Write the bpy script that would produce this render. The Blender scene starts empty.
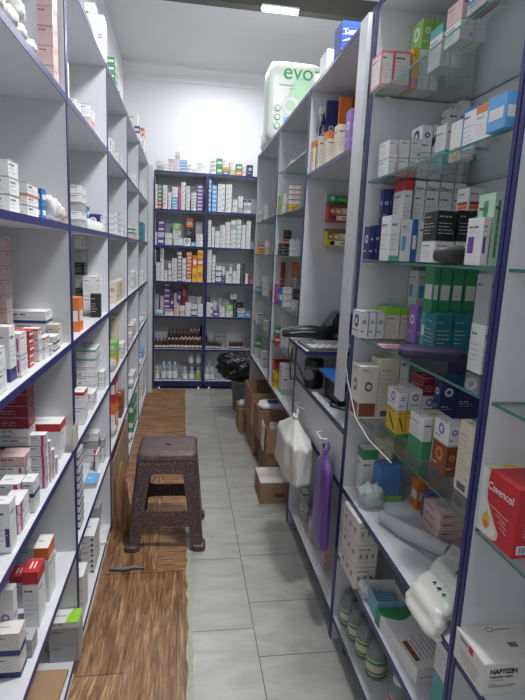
import bpy, math, random
from mathutils import Vector, Matrix
random.seed(7)
S=bpy.context.scene; COL=S.collection; PI=math.pi
# ------------------------------------------------------------ materials
def newmat(name):
    m=bpy.data.materials.new(name); m.use_nodes=True; nt=m.node_tree
    return m,nt,nt.nodes['Principled BSDF']
def mat(name,col,rough=.5,var=.06,scale=30,metal=0,bump=0,spec=.5,alpha=None,trans=0,coat=0):
    m,nt,b=newmat(name); N=nt.nodes.new; L=nt.links.new
    b.inputs['Roughness'].default_value=rough; b.inputs['Metallic'].default_value=metal
    b.inputs['Specular IOR Level'].default_value=spec
    if coat: b.inputs['Coat Weight'].default_value=coat
    if trans: b.inputs['Transmission Weight'].default_value=trans
    tc=N('ShaderNodeTexCoord'); no=N('ShaderNodeTexNoise'); no.inputs['Scale'].default_value=scale; no.inputs['Detail'].default_value=3
    L(tc.outputs['Object'],no.inputs['Vector'])
    mx=N('ShaderNodeMix'); mx.data_type='RGBA'
    c=list(col)+[1]
    mx.inputs[6].default_value=[v*(1-var) for v in col]+[1]; mx.inputs[7].default_value=[min(1,v*(1+var)) for v in col]+[1]
    L(no.outputs['Fac'],mx.inputs[0]); L(mx.outputs[2],b.inputs['Base Color'])
    if bump:
        bp=N('ShaderNodeBump'); bp.inputs['Strength'].default_value=bump; bp.inputs['Distance'].default_value=.004
        L(no.outputs['Fac'],bp.inputs['Height']); L(bp.outputs[0],b.inputs['Normal'])
    if alpha is not None: b.inputs['Alpha'].default_value=alpha
    return m
PAL={'white':(.80,.79,.78),'offw':(.74,.71,.66),'grey':(.42,.42,.43),'dgrey':(.16,.16,.17),'black':(.018,.018,.022),
'green':(.05,.30,.12),'lgreen':(.28,.55,.12),'palegreen':(.50,.66,.50),'lime':(.28,.62,.03),'blue':(.02,.16,.52),'lblue':(.12,.42,.80),
'navy':(.03,.035,.16),'red':(.58,.03,.04),'dred':(.26,.012,.03),'magenta':(.60,.04,.25),'pink':(.72,.52,.50),'hotpink':(.75,.22,.32),
'orange':(.78,.20,.03),'yellow':(.80,.52,.04),'purple':(.14,.06,.32),'lilac':(.30,.16,.52),'teal':(.02,.20,.24),'tealg':(.10,.42,.40),'cream':(.72,.66,.50),
'kraft':(.36,.23,.13),'brown':(.24,.07,.03),'ink':(.12,.12,.16),'soft':(.46,.46,.49),'amber':(.06,.02,.01)}
M={k:mat('paint_'+k,v,.45,.05,25) for k,v in PAL.items()}
M['kraft']=mat('corrugated_kraft',PAL['kraft'],.85,.10,18,bump=.15)
M['casecloth']=mat('dark_violet_cloth',(.045,.028,.085),.6,.1,40)
M['deepblue']=mat('deep_blue_print',(.012,.05,.38),.4,.05,20)
M['melamine']=mat('white_melamine',(.66,.665,.69),.38,.02,6)
M['edge']=mat('blue_edge_band',(.024,.027,.14),.35,.05,10)
M['edgel']=mat('aisle_edge_band',(.035,.04,.17),.35,.05,10)
M['wall']=mat('painted_wall',(.80,.81,.83),.7,.02,3)
M['blackplastic']=mat('black_plastic',(.014,.015,.018),.35,.1,60)
M['greyplastic']=mat('grey_plastic',(.22,.22,.23),.4,.05,60)
M['whiteplastic']=mat('white_plastic',(.72,.72,.70),.35,.03,20)
M['chrome']=mat('brushed_metal',(.6,.6,.6),.3,.05,40,metal=1)
M['redplastic']=mat('red_plastic',(.55,.03,.02),.4,.05,20)
M['yellowplastic']=mat('yellow_plastic',(.72,.55,.02),.4,.05,20)
M['bag']=mat('white_bag_film',(.70,.69,.65),.32,.05,14,bump=.5)
M['pbag']=mat('purple_bag_film',(.15,.075,.34),.30,.2,14,bump=.6)
M['bbag']=mat('black_bag_film',(.010,.011,.014),.28,.1,18,bump=1)
M['clearbag']=mat('clear_bag_film',(.72,.74,.76),.2,.04,20,bump=.5,alpha=.55)
M['bluebag']=mat('blue_clear_film',(.10,.28,.62),.2,.15,20,bump=.5,alpha=.85)
M['maskblue']=mat('pale_blue_paper',(.22,.46,.62),.6,.08,60)
M['pinkpaper']=mat('pink_paper',(.78,.42,.52),.6,.03,30)
M['packwrap']=mat('pack_film',(.70,.78,.70),.3,.06,8,bump=.3)
M['packgreen']=mat('pack_green_tint',(.45,.74,.48),.35,.15,10)
M['suede']=mat('dark_leather',(.055,.05,.045),.5,.2,60,bump=.2)
M['tape']=mat('beige_tape',(.62,.56,.46),.4,.05,30)
M['cloth']=mat('pale_blue_cloth',(.42,.62,.74),.8,.2,60,bump=.3)
M['bottleclear']=mat('clear_bottle_plastic',(.62,.70,.70),.15,.04,20,alpha=.55)
M['bottleblue']=mat('blue_tint_bottle',(.35,.52,.60),.15,.04,20,alpha=.7)
M['jar']=mat('grey_jar_plastic',(.30,.36,.34),.2,.05,20,alpha=.85)
# stool plastic: dark brown with fine pale speckle
def stoolmat():
    m,nt,b=newmat('speckled_brown_plastic'); N=nt.nodes.new; L=nt.links.new
    tc=N('ShaderNodeTexCoord'); n1=N('ShaderNodeTexNoise'); n1.inputs['Scale'].default_value=160; n1.inputs['Detail'].default_value=2
    n2=N('ShaderNodeTexNoise'); n2.inputs['Scale'].default_value=9; n2.inputs['Detail'].default_value=5
    L(tc.outputs['Object'],n1.inputs['Vector']); L(tc.outputs['Object'],n2.inputs['Vector'])
    r=N('ShaderNodeValToRGB'); r.color_ramp.elements[0].position=.52; r.color_ramp.elements[0].color=(.072,.045,.047,1)
    r.color_ramp.elements[1].position=.72; r.color_ramp.elements[1].color=(.28,.20,.20,1)
    L(n1.outputs['Fac'],r.inputs[0]); mx=N('ShaderNodeMix'); mx.data_type='RGBA'; mx.blend_type='MULTIPLY'; mx.inputs[0].default_value=.5
    L(r.outputs[0],mx.inputs[6]); L(n2.outputs['Color'],mx.inputs[7]); L(r.outputs[0],b.inputs['Base Color'])
    b.inputs['Roughness'].default_value=.42
    bp=N('ShaderNodeBump'); bp.inputs['Strength'].default_value=.15; bp.inputs['Distance'].default_value=.002
    L(n1.outputs['Fac'],bp.inputs['Height']); L(bp.outputs[0],b.inputs['Normal'])
    return m
M['stool']=stoolmat()
# laminate: wood grain streaks running along Y, planks .14 wide
def woodmat(name,rot=0,tone=1.0):
    m,nt,b=newmat(name); N=nt.nodes.new; L=nt.links.new
    tc=N('ShaderNodeTexCoord'); mp=N('ShaderNodeMapping'); mp.inputs['Rotation'].default_value=(0,0,rot)
    L(tc.outputs['Object'],mp.inputs[0])
    w=N('ShaderNodeMapping'); w.inputs['Scale'].default_value=(26,2.2,1); L(mp.outputs[0],w.inputs[0])
    n=N('ShaderNodeTexNoise'); n.inputs['Scale'].default_value=2.2; n.inputs['Detail'].default_value=7; n.inputs['Distortion'].default_value=1.6; n.inputs['Roughness'].default_value=.62
    L(w.outputs[0],n.inputs[0])
    w2=N('ShaderNodeMapping'); w2.inputs['Scale'].default_value=(9,.9,1); L(mp.outputs[0],w2.inputs[0])
    n2=N('ShaderNodeTexNoise'); n2.inputs['Scale'].default_value=3; n2.inputs['Detail'].default_value=3; n2.inputs['Distortion'].default_value=2.5
    L(w2.outputs[0],n2.inputs[0])
    r=N('ShaderNodeValToRGB'); e=r.color_ramp.elements
    e[0].position=.30; e[0].color=(.11*tone,.048*tone,.020*tone,1); e[1].position=.72; e[1].color=(.56*tone,.36*tone,.20*tone,1)
    x=e.new(.5); x.color=(.27*tone,.140*tone,.068*tone,1)
    L(n.outputs['Fac'],r.inputs[0])
    r2=N('ShaderNodeValToRGB'); r2.color_ramp.elements[0].position=.3; r2.color_ramp.elements[0].color=(.62,.58,.55,1); r2.color_ramp.elements[1].position=.65; r2.color_ramp.elements[1].color=(1.1,1.08,1.05,1)
    L(n2.outputs['Fac'],r2.inputs[0])
    mx=N('ShaderNodeMix'); mx.data_type='RGBA'; mx.blend_type='MULTIPLY'; mx.inputs[0].default_value=1
    L(r.outputs[0],mx.inputs[6]); L(r2.outputs[0],mx.inputs[7]); L(mx.outputs[2],b.inputs['Base Color'])
    b.inputs['Roughness'].default_value=.42
    return m
M['wood']=woodmat('wood_grain_laminate'); M['wood2']=woodmat('wood_grain_laminate_crosswise',PI/2,1.15); M['wood3']=woodmat('pale_wood_grain_laminate',0.15,1.25)
def tilemat():
    m,nt,b=newmat('grey_stone_tile'); N=nt.nodes.new; L=nt.links.new
    tc=N('ShaderNodeTexCoord'); mp=N('ShaderNodeMapping'); mp.inputs['Scale'].default_value=(3,9,1); mp.inputs['Rotation'].default_value=(0,0,.4); L(tc.outputs['Object'],mp.inputs[0])
    n=N('ShaderNodeTexNoise'); n.inputs['Scale'].default_value=1.6; n.inputs['Detail'].default_value=6; n.inputs['Distortion'].default_value=.8; L(mp.outputs[0],n.inputs[0])
    r=N('ShaderNodeValToRGB'); e=r.color_ramp.elements; e[0].position=.3; e[0].color=(.34,.34,.32,1); e[1].position=.7; e[1].color=(.47,.465,.44,1)
    L(n.outputs['Fac'],r.inputs[0]); L(r.outputs[0],b.inputs['Base Color']); b.inputs['Roughness'].default_value=.32
    return m
M['tile']=tilemat(); M['grout']=mat('dark_grout',(.12,.12,.11),.9,.2,40); M['edgeglue']=mat('yellowed_glue',(.42,.42,.30),.8,.35,60,bump=.3)
def ceilmat(name,c,period):
    m,nt,b=newmat(name); N=nt.nodes.new; L=nt.links.new
    tc=N('ShaderNodeTexCoord'); wv=N('ShaderNodeTexWave'); wv.bands_direction='Y'; wv.inputs['Scale'].default_value=period; L(tc.outputs['Object'],wv.inputs[0])
    bp=N('ShaderNodeBump'); bp.inputs['Strength'].default_value=.25; bp.inputs['Distance'].default_value=.004; L(wv.outputs['Fac'],bp.inputs['Height']); L(bp.outputs[0],b.inputs['Normal'])
    b.inputs['Base Color'].default_value=(*c,1); b.inputs['Roughness'].default_value=.55
    return m
M['ceil']=ceilmat('pvc_ceiling_panel',(.66,.66,.66),3.0); M['ceil2']=ceilmat('pvc_ceiling_panel_near',(.80,.80,.80),6.5)  # tube-lit near side brighter, shaded far side greyer, put into base colour
M['beam']=mat('brown_beam',(.07,.065,.06),.6,.08,12)
def glassmat():
    m=bpy.data.materials.new('clear_glass'); m.use_nodes=True; nt=m.node_tree; nt.nodes.clear(); N=nt.nodes.new; L=nt.links.new
    o=N('ShaderNodeOutputMaterial'); t=N('ShaderNodeBsdfTransparent'); t.inputs[0].default_value=(.93,.965,.955,1)
    g=N('ShaderNodeBsdfGlossy'); g.inputs['Roughness'].default_value=.03; f=N('ShaderNodeFresnel'); ge=N('ShaderNodeNewGeometry'); mr=N('ShaderNodeMapRange'); mr.inputs[3].default_value=1.5; mr.inputs[4].default_value=1/1.5; L(ge.outputs['Backfacing'],mr.inputs[0]); L(mr.outputs[0],f.inputs[0])
    mx=N('ShaderNodeMixShader'); L(f.outputs[0],mx.inputs[0]); L(t.outputs[0],mx.inputs[1]); L(g.outputs[0],mx.inputs[2]); L(mx.outputs[0],o.inputs[0])
    return m
M['glass']=glassmat(); M['glassedge']=mat('green_glass_edge',(.06,.22,.17),.15,.1,10)
def lampmat(s):
    m=bpy.data.materials.new('lit_led_diffuser'); m.use_nodes=True; nt=m.node_tree; nt.nodes.clear()
    o=nt.nodes.new('ShaderNodeOutputMaterial'); e=nt.nodes.new('ShaderNodeEmission'); e.inputs[0].default_value=(.95,.98,1,1); e.inputs[1].default_value=s
    nt.links.new(e.outputs[0],o.inputs[0]); return m
M['lamp']=lampmat(14)
# ------------------------------------------------------------ mesh builder
class MB:
    def __init__(s): s.v=[];s.f=[];s.m=[];s.mats=[];s.sm=[]
    def slot(s,k):
        if k not in s.mats: s.mats.append(k)
        return s.mats.index(k)
    def face(s,pts,k,sm=False):
        i=len(s.v); s.v+=[tuple(p) for p in pts]; s.f.append(list(range(i,i+len(pts)))); s.m.append(s.slot(k)); s.sm.append(sm)
    def grid(s,P,k,sm=True,close=False):
        n=len(P);c=len(P[0]);i=len(s.v)
        for r in P: s.v+=[tuple(p) for p in r]
        a=s.slot(k)
        for r in range(n-1):
            for q in range(c if close else c-1):
                s.f.append([i+r*c+q,i+r*c+(q+1)%c,i+(r+1)*c+(q+1)%c,i+(r+1)*c+q]); s.m.append(a); s.sm.append(sm)
    def box(s,x0,x1,y0,y1,z0,z1,k,top=None,front=None,skip=''):
        F={'b':[(x0,y0,z0),(x0,y1,z0),(x1,y1,z0),(x1,y0,z0)],'t':[(x0,y0,z1),(x1,y0,z1),(x1,y1,z1),(x0,y1,z1)],
           'f':[(x0,y0,z0),(x1,y0,z0),(x1,y0,z1),(x0,y0,z1)],'k':[(x1,y1,z0),(x0,y1,z0),(x0,y1,z1),(x1,y1,z1)],
           'l':[(x0,y1,z0),(x0,y0,z0),(x0,y0,z1),(x0,y1,z1)],'r':[(x1,y0,z0),(x1,y1,z0),(x1,y1,z1),(x1,y0,z1)]}
        for q,p in F.items():
            if q in skip: continue
            kk=k
            if q=='t' and top: kk=top
            if front and q in front: kk=front[q]
            s.face(p,kk)
    def bar(s,a,b,wa,wb,k,up=(0,0,1)):   # tapered square bar from a to b
        a=Vector(a);b=Vector(b);d=(b-a).normalized();u=Vector(up)
        if abs(d.dot(u))>.95:u=Vector((1,0,0))
        x=d.cross(u).normalized();y=x.cross(d)
        R=[]
        for p,(w,h) in ((a,wa),(b,wb)):
            R.append([p+x*w/2*i+y*h/2*j for i,j in((-1,-1),(1,-1),(1,1),(-1,1))])
        s.grid(R,k,False,True); s.face(R[0][::-1],k); s.face(R[1],k)
    def tube(s,pts,r,k,n=8):
        P=[Vector(p) for p in pts];R=[]
        for i,p in enumerate(P):
            d=(P[min(i+1,len(P)-1)]-P[max(i-1,0)]).normalized(); u=Vector((0,0,1)) if abs(d.z)<.9 else Vector((1,0,0))
            x=d.cross(u).normalized();y=x.cross(d); rr=r[i] if isinstance(r,(list,tuple)) else r
            R.append([p+(x*math.cos(2*PI*j/n)+y*math.sin(2*PI*j/n))*rr for j in range(n)])
        s.grid(R,k,True,True); s.face(R[0][::-1],k); s.face(R[-1],k)
    def lathe(s,prof,k,c=(0,0,0),n=20):
        R=[[(c[0]+r*math.cos(2*PI*j/n),c[1]+r*math.sin(2*PI*j/n),c[2]+z) for j in range(n)] for r,z in prof]
        s.grid(R,k,True,True)
        if prof[0][0]>1e-4: s.face(R[0][::-1],k)
        if prof[-1][0]>1e-4: s.face(R[-1],k)
    def mesh(s,name):
        me=bpy.data.meshes.new(name); me.from_pydata(s.v,[],s.f)
        for k in s.mats: me.materials.append(M[k])
        me.polygons.foreach_set('material_index',s.m); me.polygons.foreach_set('use_smooth',s.sm); me.update(); return me
def tag(o,label=None,cat=None,group=None,kind=None):
    if label:o['label']=label
    if cat:o['category']=cat
    if group:o['group']=group
    if kind:o['kind']=kind
    return o
def obj(name,mb,parent=None,loc=(0,0,0),rz=0,bevel=0):
    me=mb.mesh(name) if isinstance(mb,MB) else mb
    o=bpy.data.objects.new(name,me); COL.objects.link(o); o.location=loc; o.rotation_euler[2]=rz
    if parent: o.parent=parent
    if bevel:
        b=o.modifiers.new('Bevel','BEVEL'); b.width=bevel; b.segments=2; b.limit_method='ANGLE'
    return o
def empty(name,loc=(0,0,0),rz=0):
    o=bpy.data.objects.new(name,None); COL.objects.link(o); o.location=loc; o.rotation_euler[2]=rz; o.empty_display_size=.05; return o
def lettering(name,text,size,k,parent,loc,rot,extr=.0004,xs=1,bold=0):
    cu=bpy.data.curves.new(name,'FONT'); cu.body=text; cu.size=size; cu.extrude=extr; cu.align_x='LEFT'; cu.offset=bold
    t=bpy.data.objects.new(name+'_c',cu); COL.objects.link(t)
    bpy.context.view_layer.update(); dg=bpy.context.evaluated_depsgraph_get()
    me=bpy.data.meshes.new_from_object(t.evaluated_get(dg)); bpy.data.objects.remove(t); bpy.data.curves.remove(cu)
    me.materials.clear(); me.materials.append(M[k])
    o=bpy.data.objects.new(name,me); COL.objects.link(o); o.parent=parent; o.location=loc; o.rotation_euler=rot; o.scale=(xs,1,1)
    return o
def sbox(name,x0,x1,y0,y1,z0,z1,k,**kw):
    b=MB(); b.box(x0,x1,y0,y1,z0,z1,k,**kw); o=obj(name,b); tag(o,kind='structure'); return o
# ------------------------------------------------------------ camera (from the photograph's vanishing points)
R=((0.98816476,0.01604829,0.15255446),(-0.14690917,-0.18714544,0.97128486),(0.04413733,-0.98220112,-0.18257289))
cam=bpy.data.objects.new('camera',bpy.data.cameras.new('camera')); COL.objects.link(cam)
cam.matrix_world=Matrix(((R[0][0],-R[0][1],-R[0][2],0),(R[1][0],-R[1][1],-R[1][2],0),(R[2][0],-R[2][1],-R[2][2],1.40),(0,0,0,1)))
cam.data.sensor_fit='VERTICAL'; cam.data.sensor_height=36; cam.data.lens=36*519/700; cam.data.clip_start=.02; S.camera=cam
# ------------------------------------------------------------ room
b=MB(); b.box(-.6,1.75,-2.5,5.52,-.05,-.002,'grout')
XS=[.02,.285]; g=.0015
def tiles(x0,x1,ys):
    for a,c in zip(ys,ys[1:]): b.box(x0+g,x1-g,a+g,c-g,-.002,.0,'tile',skip='b')
tiles(-.6,-.32,[-2.5,-2.03,-1.56,-1.1,-.62,-.15,.32,.79,1.25,1.72,2.19,2.67,3.1,3.55,4.08,4.57,5.05,5.52])
tiles(-.32,.285,[-2.5,-2.03,-1.56,-1.1,-.62,-.15,.32,.79,1.25,1.724,2.186,2.671,3.09,3.54,4.085,4.57,5.05,5.52])
tiles(.285,.73,[-2.5,-2.1,-1.75,-1.35,-.95,-.6,-.2,.15,.5,.85,1.2,1.58,1.87,2.203,2.557,2.93,3.31,3.69,4.14,4.59,5.05,5.52])
tiles(.73,1.2,[-2.5,-2,-1.5,-1,-.6,-.2,.3,.8,1.3,1.8,2.3,2.8,3.3,3.8,4.3,4.8,5.52]); tiles(1.2,1.75,[-2.5,-1.8,-1.2,-.6,0,.6,1.2,1.8,2.4,3,3.6,4.2,4.8,5.52])
tag(obj('floor',b),kind='structure')
sbox('wall_left',-.68,-.60,-2.5,5.58,-.05,3.13,'wall')
sbox('wall_far',-.68,1.82,5.52,5.60,-.05,3.13,'wall')
sbox('wall_right',1.75,1.83,-2.5,5.58,-.05,3.13,'wall')
sbox('wall_near',-.68,1.83,-2.58,-2.5,-.05,3.13,'wall')
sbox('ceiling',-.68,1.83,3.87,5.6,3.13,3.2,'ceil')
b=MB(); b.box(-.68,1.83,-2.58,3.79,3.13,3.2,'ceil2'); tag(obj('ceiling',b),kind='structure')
b=MB(); b.box(-.6,1.75,3.79,3.87,3.018,3.13,'beam'); tag(obj('trim_1',b,bevel=.004),kind='structure')
b=MB()      # stepped cornice along the far wall
prof=[(5.52,3.0),(5.505,3.0),(5.50,3.02),(5.49,3.025),(5.485,3.06),(5.46,3.095),(5.43,3.105),(5.425,3.13)]
b.grid([[(-.6,y,z) for y,z in prof],[(1.75,y,z) for y,z in prof]],'ceil2',False)
tag(obj('trim_2',b),kind='structure')
sbox('trim_3',-.335,-.292,5.06,5.10,0,2.15,'melamine')      # filler strip at the end of the left rack
# wood laminate mats, each one a loose sheet
def mat_sheet(x0,x1,y0,y1,k,label,h=.004,fr=False):
    b=MB(); n=24
    ys=[y0+(y1-y0)*i/n for i in range(n+1)]
    ed=[x1+(random.uniform(-.006,.006) if fr else 0) for _ in ys]
    T=[[(x0,y,h),(e,y,h)] for y,e in zip(ys,ed)]
    b.grid([[q[0],q[1]] for q in T],k,False)
    b.grid([[(e,y,h),(e+.002,y,.0)] for y,e in zip(ys,ed)],'edgeglue' if fr else k,False)
    b.face([(x0,y0,0),(ed[0],y0,0),(ed[0],y0,h),(x0,y0,h)],k); b.face([(x0,y0,0),(x0,y0,h),(x0,y1,h),(x0,y1,0)],k); b.face([(x0,y1,0),(x0,y1,h),(ed[-1],y1,h),(ed[-1],y1,0)],k)
    tag(obj('laminate_sheet',b),label,'floor mat','wood laminate sheets on the floor')
mat_sheet(-.3365,-.178,1.55,2.098,'wood','brown wood laminate sheet on floor against left rack, in front of stool')
mat_sheet(-.174,-.004,.9,2.098,'wood','brown wood laminate sheet on floor in middle of mat strip before stool')
mat_sheet(-.001,.034,.9,2.098,'wood','narrow laminate strip along grey tiles with frayed right edge',fr=True)
mat_sheet(-.3365,-.178,.9,1.547,'wood3','paler wood laminate piece at bottom left by rack foot')
mat_sheet(-.3365,-.10,2.102,3.1,'wood','wood laminate sheet under left legs of brown stool')
mat_sheet(-.097,.034,2.102,3.1,'wood2','wood laminate sheet under right part of brown stool, frayed at tiles',fr=True)
mat_sheet(-.3365,-.13,3.104,5.19,'wood2','far laminate sheet beside left rack, behind the stool')
mat_sheet(-.127,.034,3.104,5.19,'wood2','far laminate sheet along tiles, reaching the far bookcase',fr=True)
b=MB()   # yellowed glue line where the mat meets the tiles
ys=[.9+i*.06 for i in range(72)]
b.grid([[(.037,y,.0012),(.052+random.uniform(-.006,.008),y,.0012)] for y in ys],'edgeglue',False)
b.grid([[(.052,y,.0012),(.053,y,0)] for y in ys],'edgeglue',False)
tag(obj('glue_residue',b),kind='stuff',label='yellowed glue residue between wood laminate and grey tiles',cat='glue')
b=MB(); pts=[]
for i in range(9):     # curled strip of laminate leaning from the rack foot up
    t=i/8; pts.append([(-.325+.02*math.sin(t*2.2),2.46,.006+.30*t),(-.325+.02*math.sin(t*2.2)+.02+(.07*(1-t)),2.44+.05*t,.006+.36*t)])
b.grid(pts,'wood3'); P2=[[ (p[0],p[1]+.004,p[2]) for p in r] for r in pts]; b.grid(P2,'wood3')
tag(obj('laminate_offcut',b),'curled laminate offcut standing behind stool against cardboard box','offcut')
b=MB(); b.tube([(-.30,2.13,.012),(-.24,2.12,.014),(-.19,2.135,.012),(-.15,2.125,.012)],[.006,.009,.008,.004],'dgrey',6)
tag(obj('rag_strip',b),'dark grey rag strip lying on laminate seam near stool leg','rag')
# ------------------------------------------------------------ shelving
def shelf_part(root,x0,x1,y0,y1,z,side,k='melamine',th=.018,edge='edge'):
    b=MB(); b.box(x0,x1,y0,y1,z-th+.008,z+.008,k); o=obj('shelf',b,root)
    e=MB()
    if side=='+x': e.box(x1,x1+.002,y0,y1,z-th+.008,z+.008,edge)
    elif side=='-x': e.box(x0-.002,x0,y0,y1,z-th+.008,z+.008,edge)
    else: e.box(x0,x1,y0-.002,y0,z-th+.008,z+.008,edge)
    obj('edge_band',e,o); return o
def panel_part(root,x0,x1,y0,y1,z0,z1,side,name='side_panel'):
    b=MB(); b.box(x0,x1,y0,y1,z0,z1,'melamine'); o=obj(name,b,root); e=MB()
    if side=='+x': e.box(x1,x1+.003,y0,y1,z0,z1,'edge')
    elif side=='-x': e.box(x0-.003,x0,y0,y1,z0,z1,'edge')
    else: e.box(x0,x1,y0-.003,y0,z0,z1,'edge')
    obj('edge_band',e,o); return o
def back_part(root,x0,x1,y0,y1,z0,z1):
    b=MB(); b.box(x0,x1,y0,y1,z0,z1,'melamine'); return obj('back_panel',b,root)
LZ=[2.156,1.81,1.452,1.097,.75,.395,.04]
bays=['nearest bay','second bay','third bay','fourth bay','farthest bay']
for i,(a,c) in enumerate([(.842,1.648),(1.652,2.458),(2.462,3.268),(3.272,4.078),(4.082,5.05)]):
    r=empty('shelving_unit',(-.46,(a+c)/2,0)); tag(r,'white open shelving unit with blue edges, '+bays[i]+' of left rack','shelving','left rack shelving units')
    r.matrix_parent_inverse=Matrix()
    def W(o): o.parent=r; o.matrix_parent_inverse=Matrix.Translation((.46,-(a+c)/2,0))
    P=[panel_part(None,-.59,-.338,c-.010,c,0,2.164,'+x'),panel_part(None,-.59,-.338,a,a+.010,0,2.164,'+x'),back_part(None,-.596,-.590,a,c,.02,2.15)]
    for z in LZ: P.append(shelf_part(None,-.59,-.338,a+.0102,c-.0102,z,'+x'))
    for o in P: W(o)
FZ=[2.12,1.77,1.43,1.086,.745,.41,.08]
for x0,x1,w in ((-.290,.213,'left'),(.217,.735,'right')):
    r=empty('bookcase',((x0+x1)/2,5.34,0)); tag(r,w+' half of the blue-edged bookcase standing against far wall','bookcase','far bookcases')
    P=[panel_part(None,x0,x0+.012,5.203,5.49,.055,2.128,'-y'),panel_part(None,x1-.012,x1,5.203,5.49,.055,2.128,'-y'),back_part(None,x0+.001,x1-.001,5.4902,5.496,.07,2.12)]
    for z in FZ: P.append(shelf_part(None,x0+.0122,x1-.0122,5.203,5.49,z,'-y',th=.02))
    k=MB(); k.box(x0+.013,x1-.013,5.215,5.23,.03,.068,'edge'); P.append(obj('plinth',k))
    for lx in (x0+.06,x1-.045):
        for ly in (5.25,5.44):
            k=MB(); k.lathe([(.024,0),(.024,.008),(.017,.012),(.017,.05),(.024,.0545)],'chrome',(lx,ly,0)); P.append(obj('leg',k))
    for o in P: o.parent=r; o.matrix_parent_inverse=Matrix.Translation((-(x0+x1)/2,-5.34,0))
def glass(root,x0,x1,y0,y1,z):
    b=MB(); b.box(x0,x1,y0,y1,z-.0045,z+.0015,'glass',front={'l':'glassedge','f':'glassedge','r':'glassedge','k':'glassedge'})
    o=obj('glass_shelf',b,root)
    for yy in (y0+.04,y1-.05):
        for xx in (x0+.04,x1-.06):
            pass
    k=MB()
    for yy in ((y0+.004),(y1-.012)):
        for xx in (x0+.03,x1-.05): k.box(xx,xx+.018,yy,yy+.010,z-.018,z-.0047,'whiteplastic')
    obj('shelf_pin',k,o); return o
RG=[1.893,1.638,1.393,1.148,.893]
RX=.565; RB=.865
def rack(a,c,label,glz,shz,lowp=0,extra=None):
    r=empty('shelving_unit',(.71,(a+c)/2,0)); tag(r,label,'shelving','right rack shelving units')
    P=[panel_part(None,RX,RB,c-.012,c,lowp if c<4.2 else 0,2.153,'-x'),panel_part(None,RX,RB,a,a+.012,lowp if a>2.6 else 0,2.153,'-x'),back_part(None,RB,RB+.006,a,c,.02,2.15)]
    for z in glz: P.append(glass(None,RX+.004,RB-.001,a+.013,c-.013,z-.0015))
    for z in shz: P.append(shelf_part(None,RX,RB-.001,a+.0122,c-.0122,z,'-x'))
    for ly in (a+.08,c-.08):
        if lowp: continue
        k=MB(); k.lathe([(.026,.0),(.026,.01),(.015,.02),(.015,.079)],'blackplastic',(RX+.05,ly,0)); P.append(obj('foot',k))
    if extra: P+=extra()
    for o in P: o.parent=r; o.matrix_parent_inverse=Matrix.Translation((-.71,-(a+c)/2,0))
    return r
rack(.05,.868,'white shelving unit nearest right, holding the red box and large medicine box',RG,[2.145,.60,.34,.09])
rack(.872,1.652,'glass-shelved unit beside the niche, packed with coloured cartons',RG,[2.145,.60,.345,.09])
def niche():
    P=[]
    for y0,y1 in ((2.095,2.485),(1.675,2.09)):
        b=MB(); b.box(.563,.58,y0,y1,.607,.785,'melamine'); o=obj('drawer',b)
        e=MB(); ym=(y0+y1)/2+.02
        e.tube([(.563,ym-.045,.70),(.540,ym-.035,.70),(.540,ym+.035,.70),(.563,ym+.045,.70)],.005,'whiteplastic'); obj('handle',e,o); P.append(o)
    b=MB(); b.box(.548,.5615,1.688,1.765,.905,2.14,'melamine'); P.append(obj('corner_trim',b,bevel=.003))
    return P
rack(1.656,2.498,'niche unit with counter, two drawers and empty white walls',[], [2.145,1.765,.80,.595,.09],extra=niche)
rack(2.502,3.298,'slim glass-shelved unit behind the niche, with red and yellow baskets',[1.893,1.638,1.393,1.098,.85],[2.145,.56],lowp=.535)
rack(3.302,4.25,'farthest right shelving unit, beside the black waste bag',[1.638,1.393,1.098,.85],[2.145,.56],lowp=.535)
# tape patch and shelf-end marks
b=MB(); b.box(-.3345,-.3325,1.61,1.69,.765,.84,'tape'); tag(obj('tape_patch',b),'beige tape patch around blue upright edge of left rack','tape')
LP=[8,11,40,10,.35,0.58]
KEEPS="""24 30 31 36 41 66 109 111 130 134 138 139 141 142 144 145 149 150 210 211 212 213 243 244 245 246 247 298 308 312 316 326 327 332 336 337 338 342 349 350 351 352 353 354 355 356 357 358 359 360 361 366 367 370 371 372 373 374 375 376 377 378 379 380 381 382 383 384 385 386 387 388 390 391 394 395 396 406 409 410 411 412 413 414 422 423 426 430 445 446 447 448 449 450 451 452 455 457 458 460 461 462 463 464 465 466 467 468 469 470 471 472 473 474 475 476 479 489 497 498 499 502 516 520 521 522 523 526 527 528 530 533 534 535 538 540 546 547 552 557 560 561 566 567 581 584 585 586 587 591 592 594 596 599 606 607 608 610 611 612 613 614 615 616 617 618 619 622 623 624 625 626 627 628 629 630 631 632 633 634 635 636 637 639 652 653 655 658 659 660 661 662 664 665 666 669 670 671 674 685 686 687 688 689 690 691 692 693 694 695 696 697 699 701 702 703 704 705 706 707 708 709 710 711 712 713 714 715 716 717 718 719 720 722 725 726 728 729 731 732 733 735 736 737 739 741 742 743 745 748 749 750 751 752 753 754 756 757 758 759 761 763 765 766 768 769 770 771 772 773 774 775 776 777 778 780 781 782 783 785 786 787 789 791 792 793"""
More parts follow.
